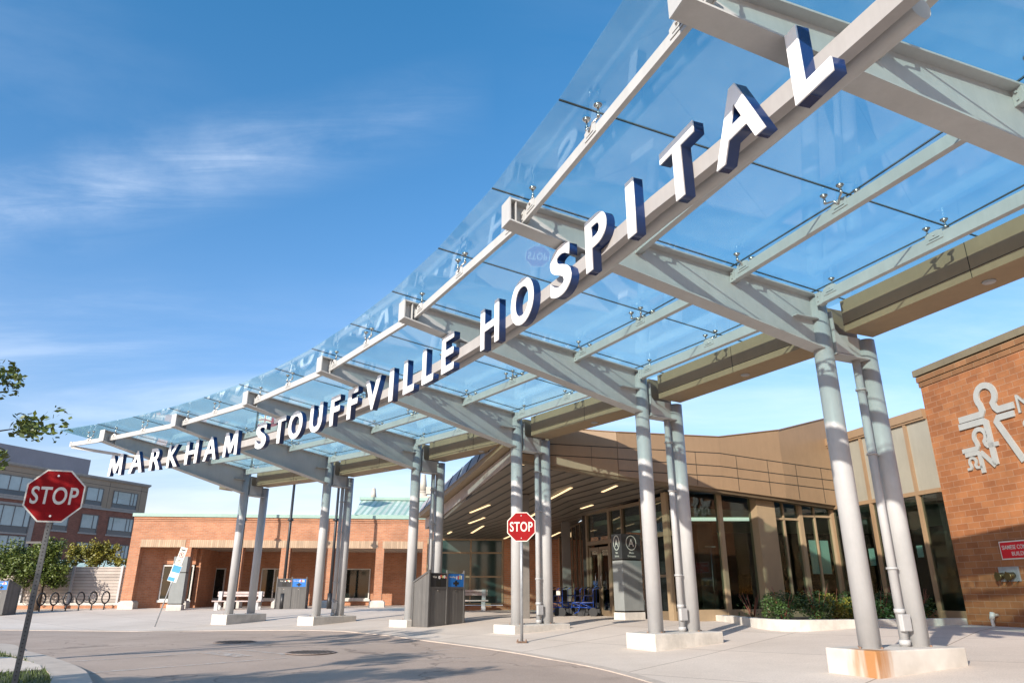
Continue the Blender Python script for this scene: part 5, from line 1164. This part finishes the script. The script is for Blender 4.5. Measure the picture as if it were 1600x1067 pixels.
# chrome stand seen behind the lobby glass
st_ = empty('metal_stand', (5.6, 20.6, .36), 'thin chrome pole stand behind the lobby glass', 'stand'); mb = MB(); mb.cyl((5.6, 20.6, .36), (5.6, 20.6, 2.25), .015, n=8); mb.bar((5.45, 20.6, 2.24), (5.75, 20.6, 2.24), .02, .02); mb.build('pole', stainless, st_)
mb = MB()
for q in range(4): mb.tube([(5.6, 20.6, .45), (5.6 + .28 * math.cos(q * 1.57), 20.6 + .28 * math.sin(q * 1.57), .37)], .012, 6)
mb.build('feet', stainless, st_)

# ---------------------------------------------------------------- trees
def limbs(mb, base, tips, r0):
    base = Vector(base)
    for t_ in tips:
        t_ = Vector(t_); m1 = base.lerp(t_, .35) + Vector((random.uniform(-.15, .15), random.uniform(-.15, .15), .1)); m2 = base.lerp(t_, .7) + Vector((random.uniform(-.12, .12), random.uniform(-.12, .12), .05))
        mb.tube([base, m1, m2, t_], [r0, r0 * .65, r0 * .35, r0 * .12], 7)
def tree(x, y, z0, trunk_h, blobs, nleaf, size, m_, label, r0=.13, group=None, cl=.5):
    t = empty('tree', (x, y, z0), label, 'tree', group)
    mb = MB(); mb.tube([(x, y, z0 - .1), (x + .04, y, z0 + trunk_h * .5), (x, y + .03, z0 + trunk_h)], [r0 * 1.25, r0, r0 * .8], 12); limbs(mb, (x, y, z0 + trunk_h), [b_[0] for b_ in blobs], r0 * .55); mb.build('trunk', bark, t)
    mb = MB(); tot = sum(b_[1][0] * b_[1][1] for b_ in blobs)
    for c_, r_ in blobs:
        n_ = int(nleaf * r_[0] * r_[1] / tot); k_ = max(4, int(n_ / 90))
        for q in range(k_):
            d = Vector((random.gauss(0, 1), random.gauss(0, 1), random.gauss(0, 1))).normalized() * random.uniform(.35, 1)
            leaves(mb, (c_[0] + d.x * r_[0], c_[1] + d.y * r_[1], c_[2] + d.z * r_[2]), (cl * random.uniform(.5, 1),) * 3, n_ // k_, size, .1)
    mb.build('crown', m_, t)
tree(-10.4, .2, -.1, 2.4, [((-9.4, 1.2, 3.9), (1.3, .9, .5)), ((-8.1, 2.1, 3.95), (1.0, .7, .38)), ((-10.8, .6, 4.1), (1.2, 1.0, .6)), ((-7.1, 2.5, 4.05), (.8, .5, .25)), ((-8.1, 4.5, 4.0), (.6, .6, .35))], 7500, .12, leaf_a, 'leafy tree out of view at the left casting dappled shade', cl=.42)
tree(-10.9, 8.9, -.1, 2.3, [((-10.4, 9.2, 4.2), (1.5, 1.3, 1.1)), ((-7.85, 10.0, 4.15), (.7, .6, .25)), ((-7.25, 10.0, 3.24), (.60, .4, .20)), ((-8.6, 10, 3.4), (.7, .6, .45)), ((-7.62, 10.2, 2.92), (.4, .3, .12))], 4200, .105, leaf_a, 'broad leaved tree whose branch enters the picture at the left edge', cl=.30)
tree(-22.6, 35.6, .2, 1.3, [((-22.9, 35.6, 2.3), (1.3, 1.0, 1.0)), ((-22.0, 35.7, 1.8), (.75, .7, .6)), ((-24.3, 35.6, 2.3), (1.2, .9, 1.0)), ((-22.4, 35.6, 3.0), (.6, .5, .6))], 15000, .13, leaf_a, 'green leafy tree in front of the fence behind the left bin', cl=.42)
tree(-21.4, 38.3, .2, 1.6, [((-21.7, 38.3, 2.9), (.9, .7, .65)), ((-21.0, 38.3, 3.2), (.4, .4, .6)), ((-20.0, 38.3, 2.55), (.7, .5, .35)), ((-22.8, 38.3, 2.9), (.6, .5, .5))], 6500, .13, leaf_b, 'yellow green tree showing above the plank fence', cl=.32, r0=.07)
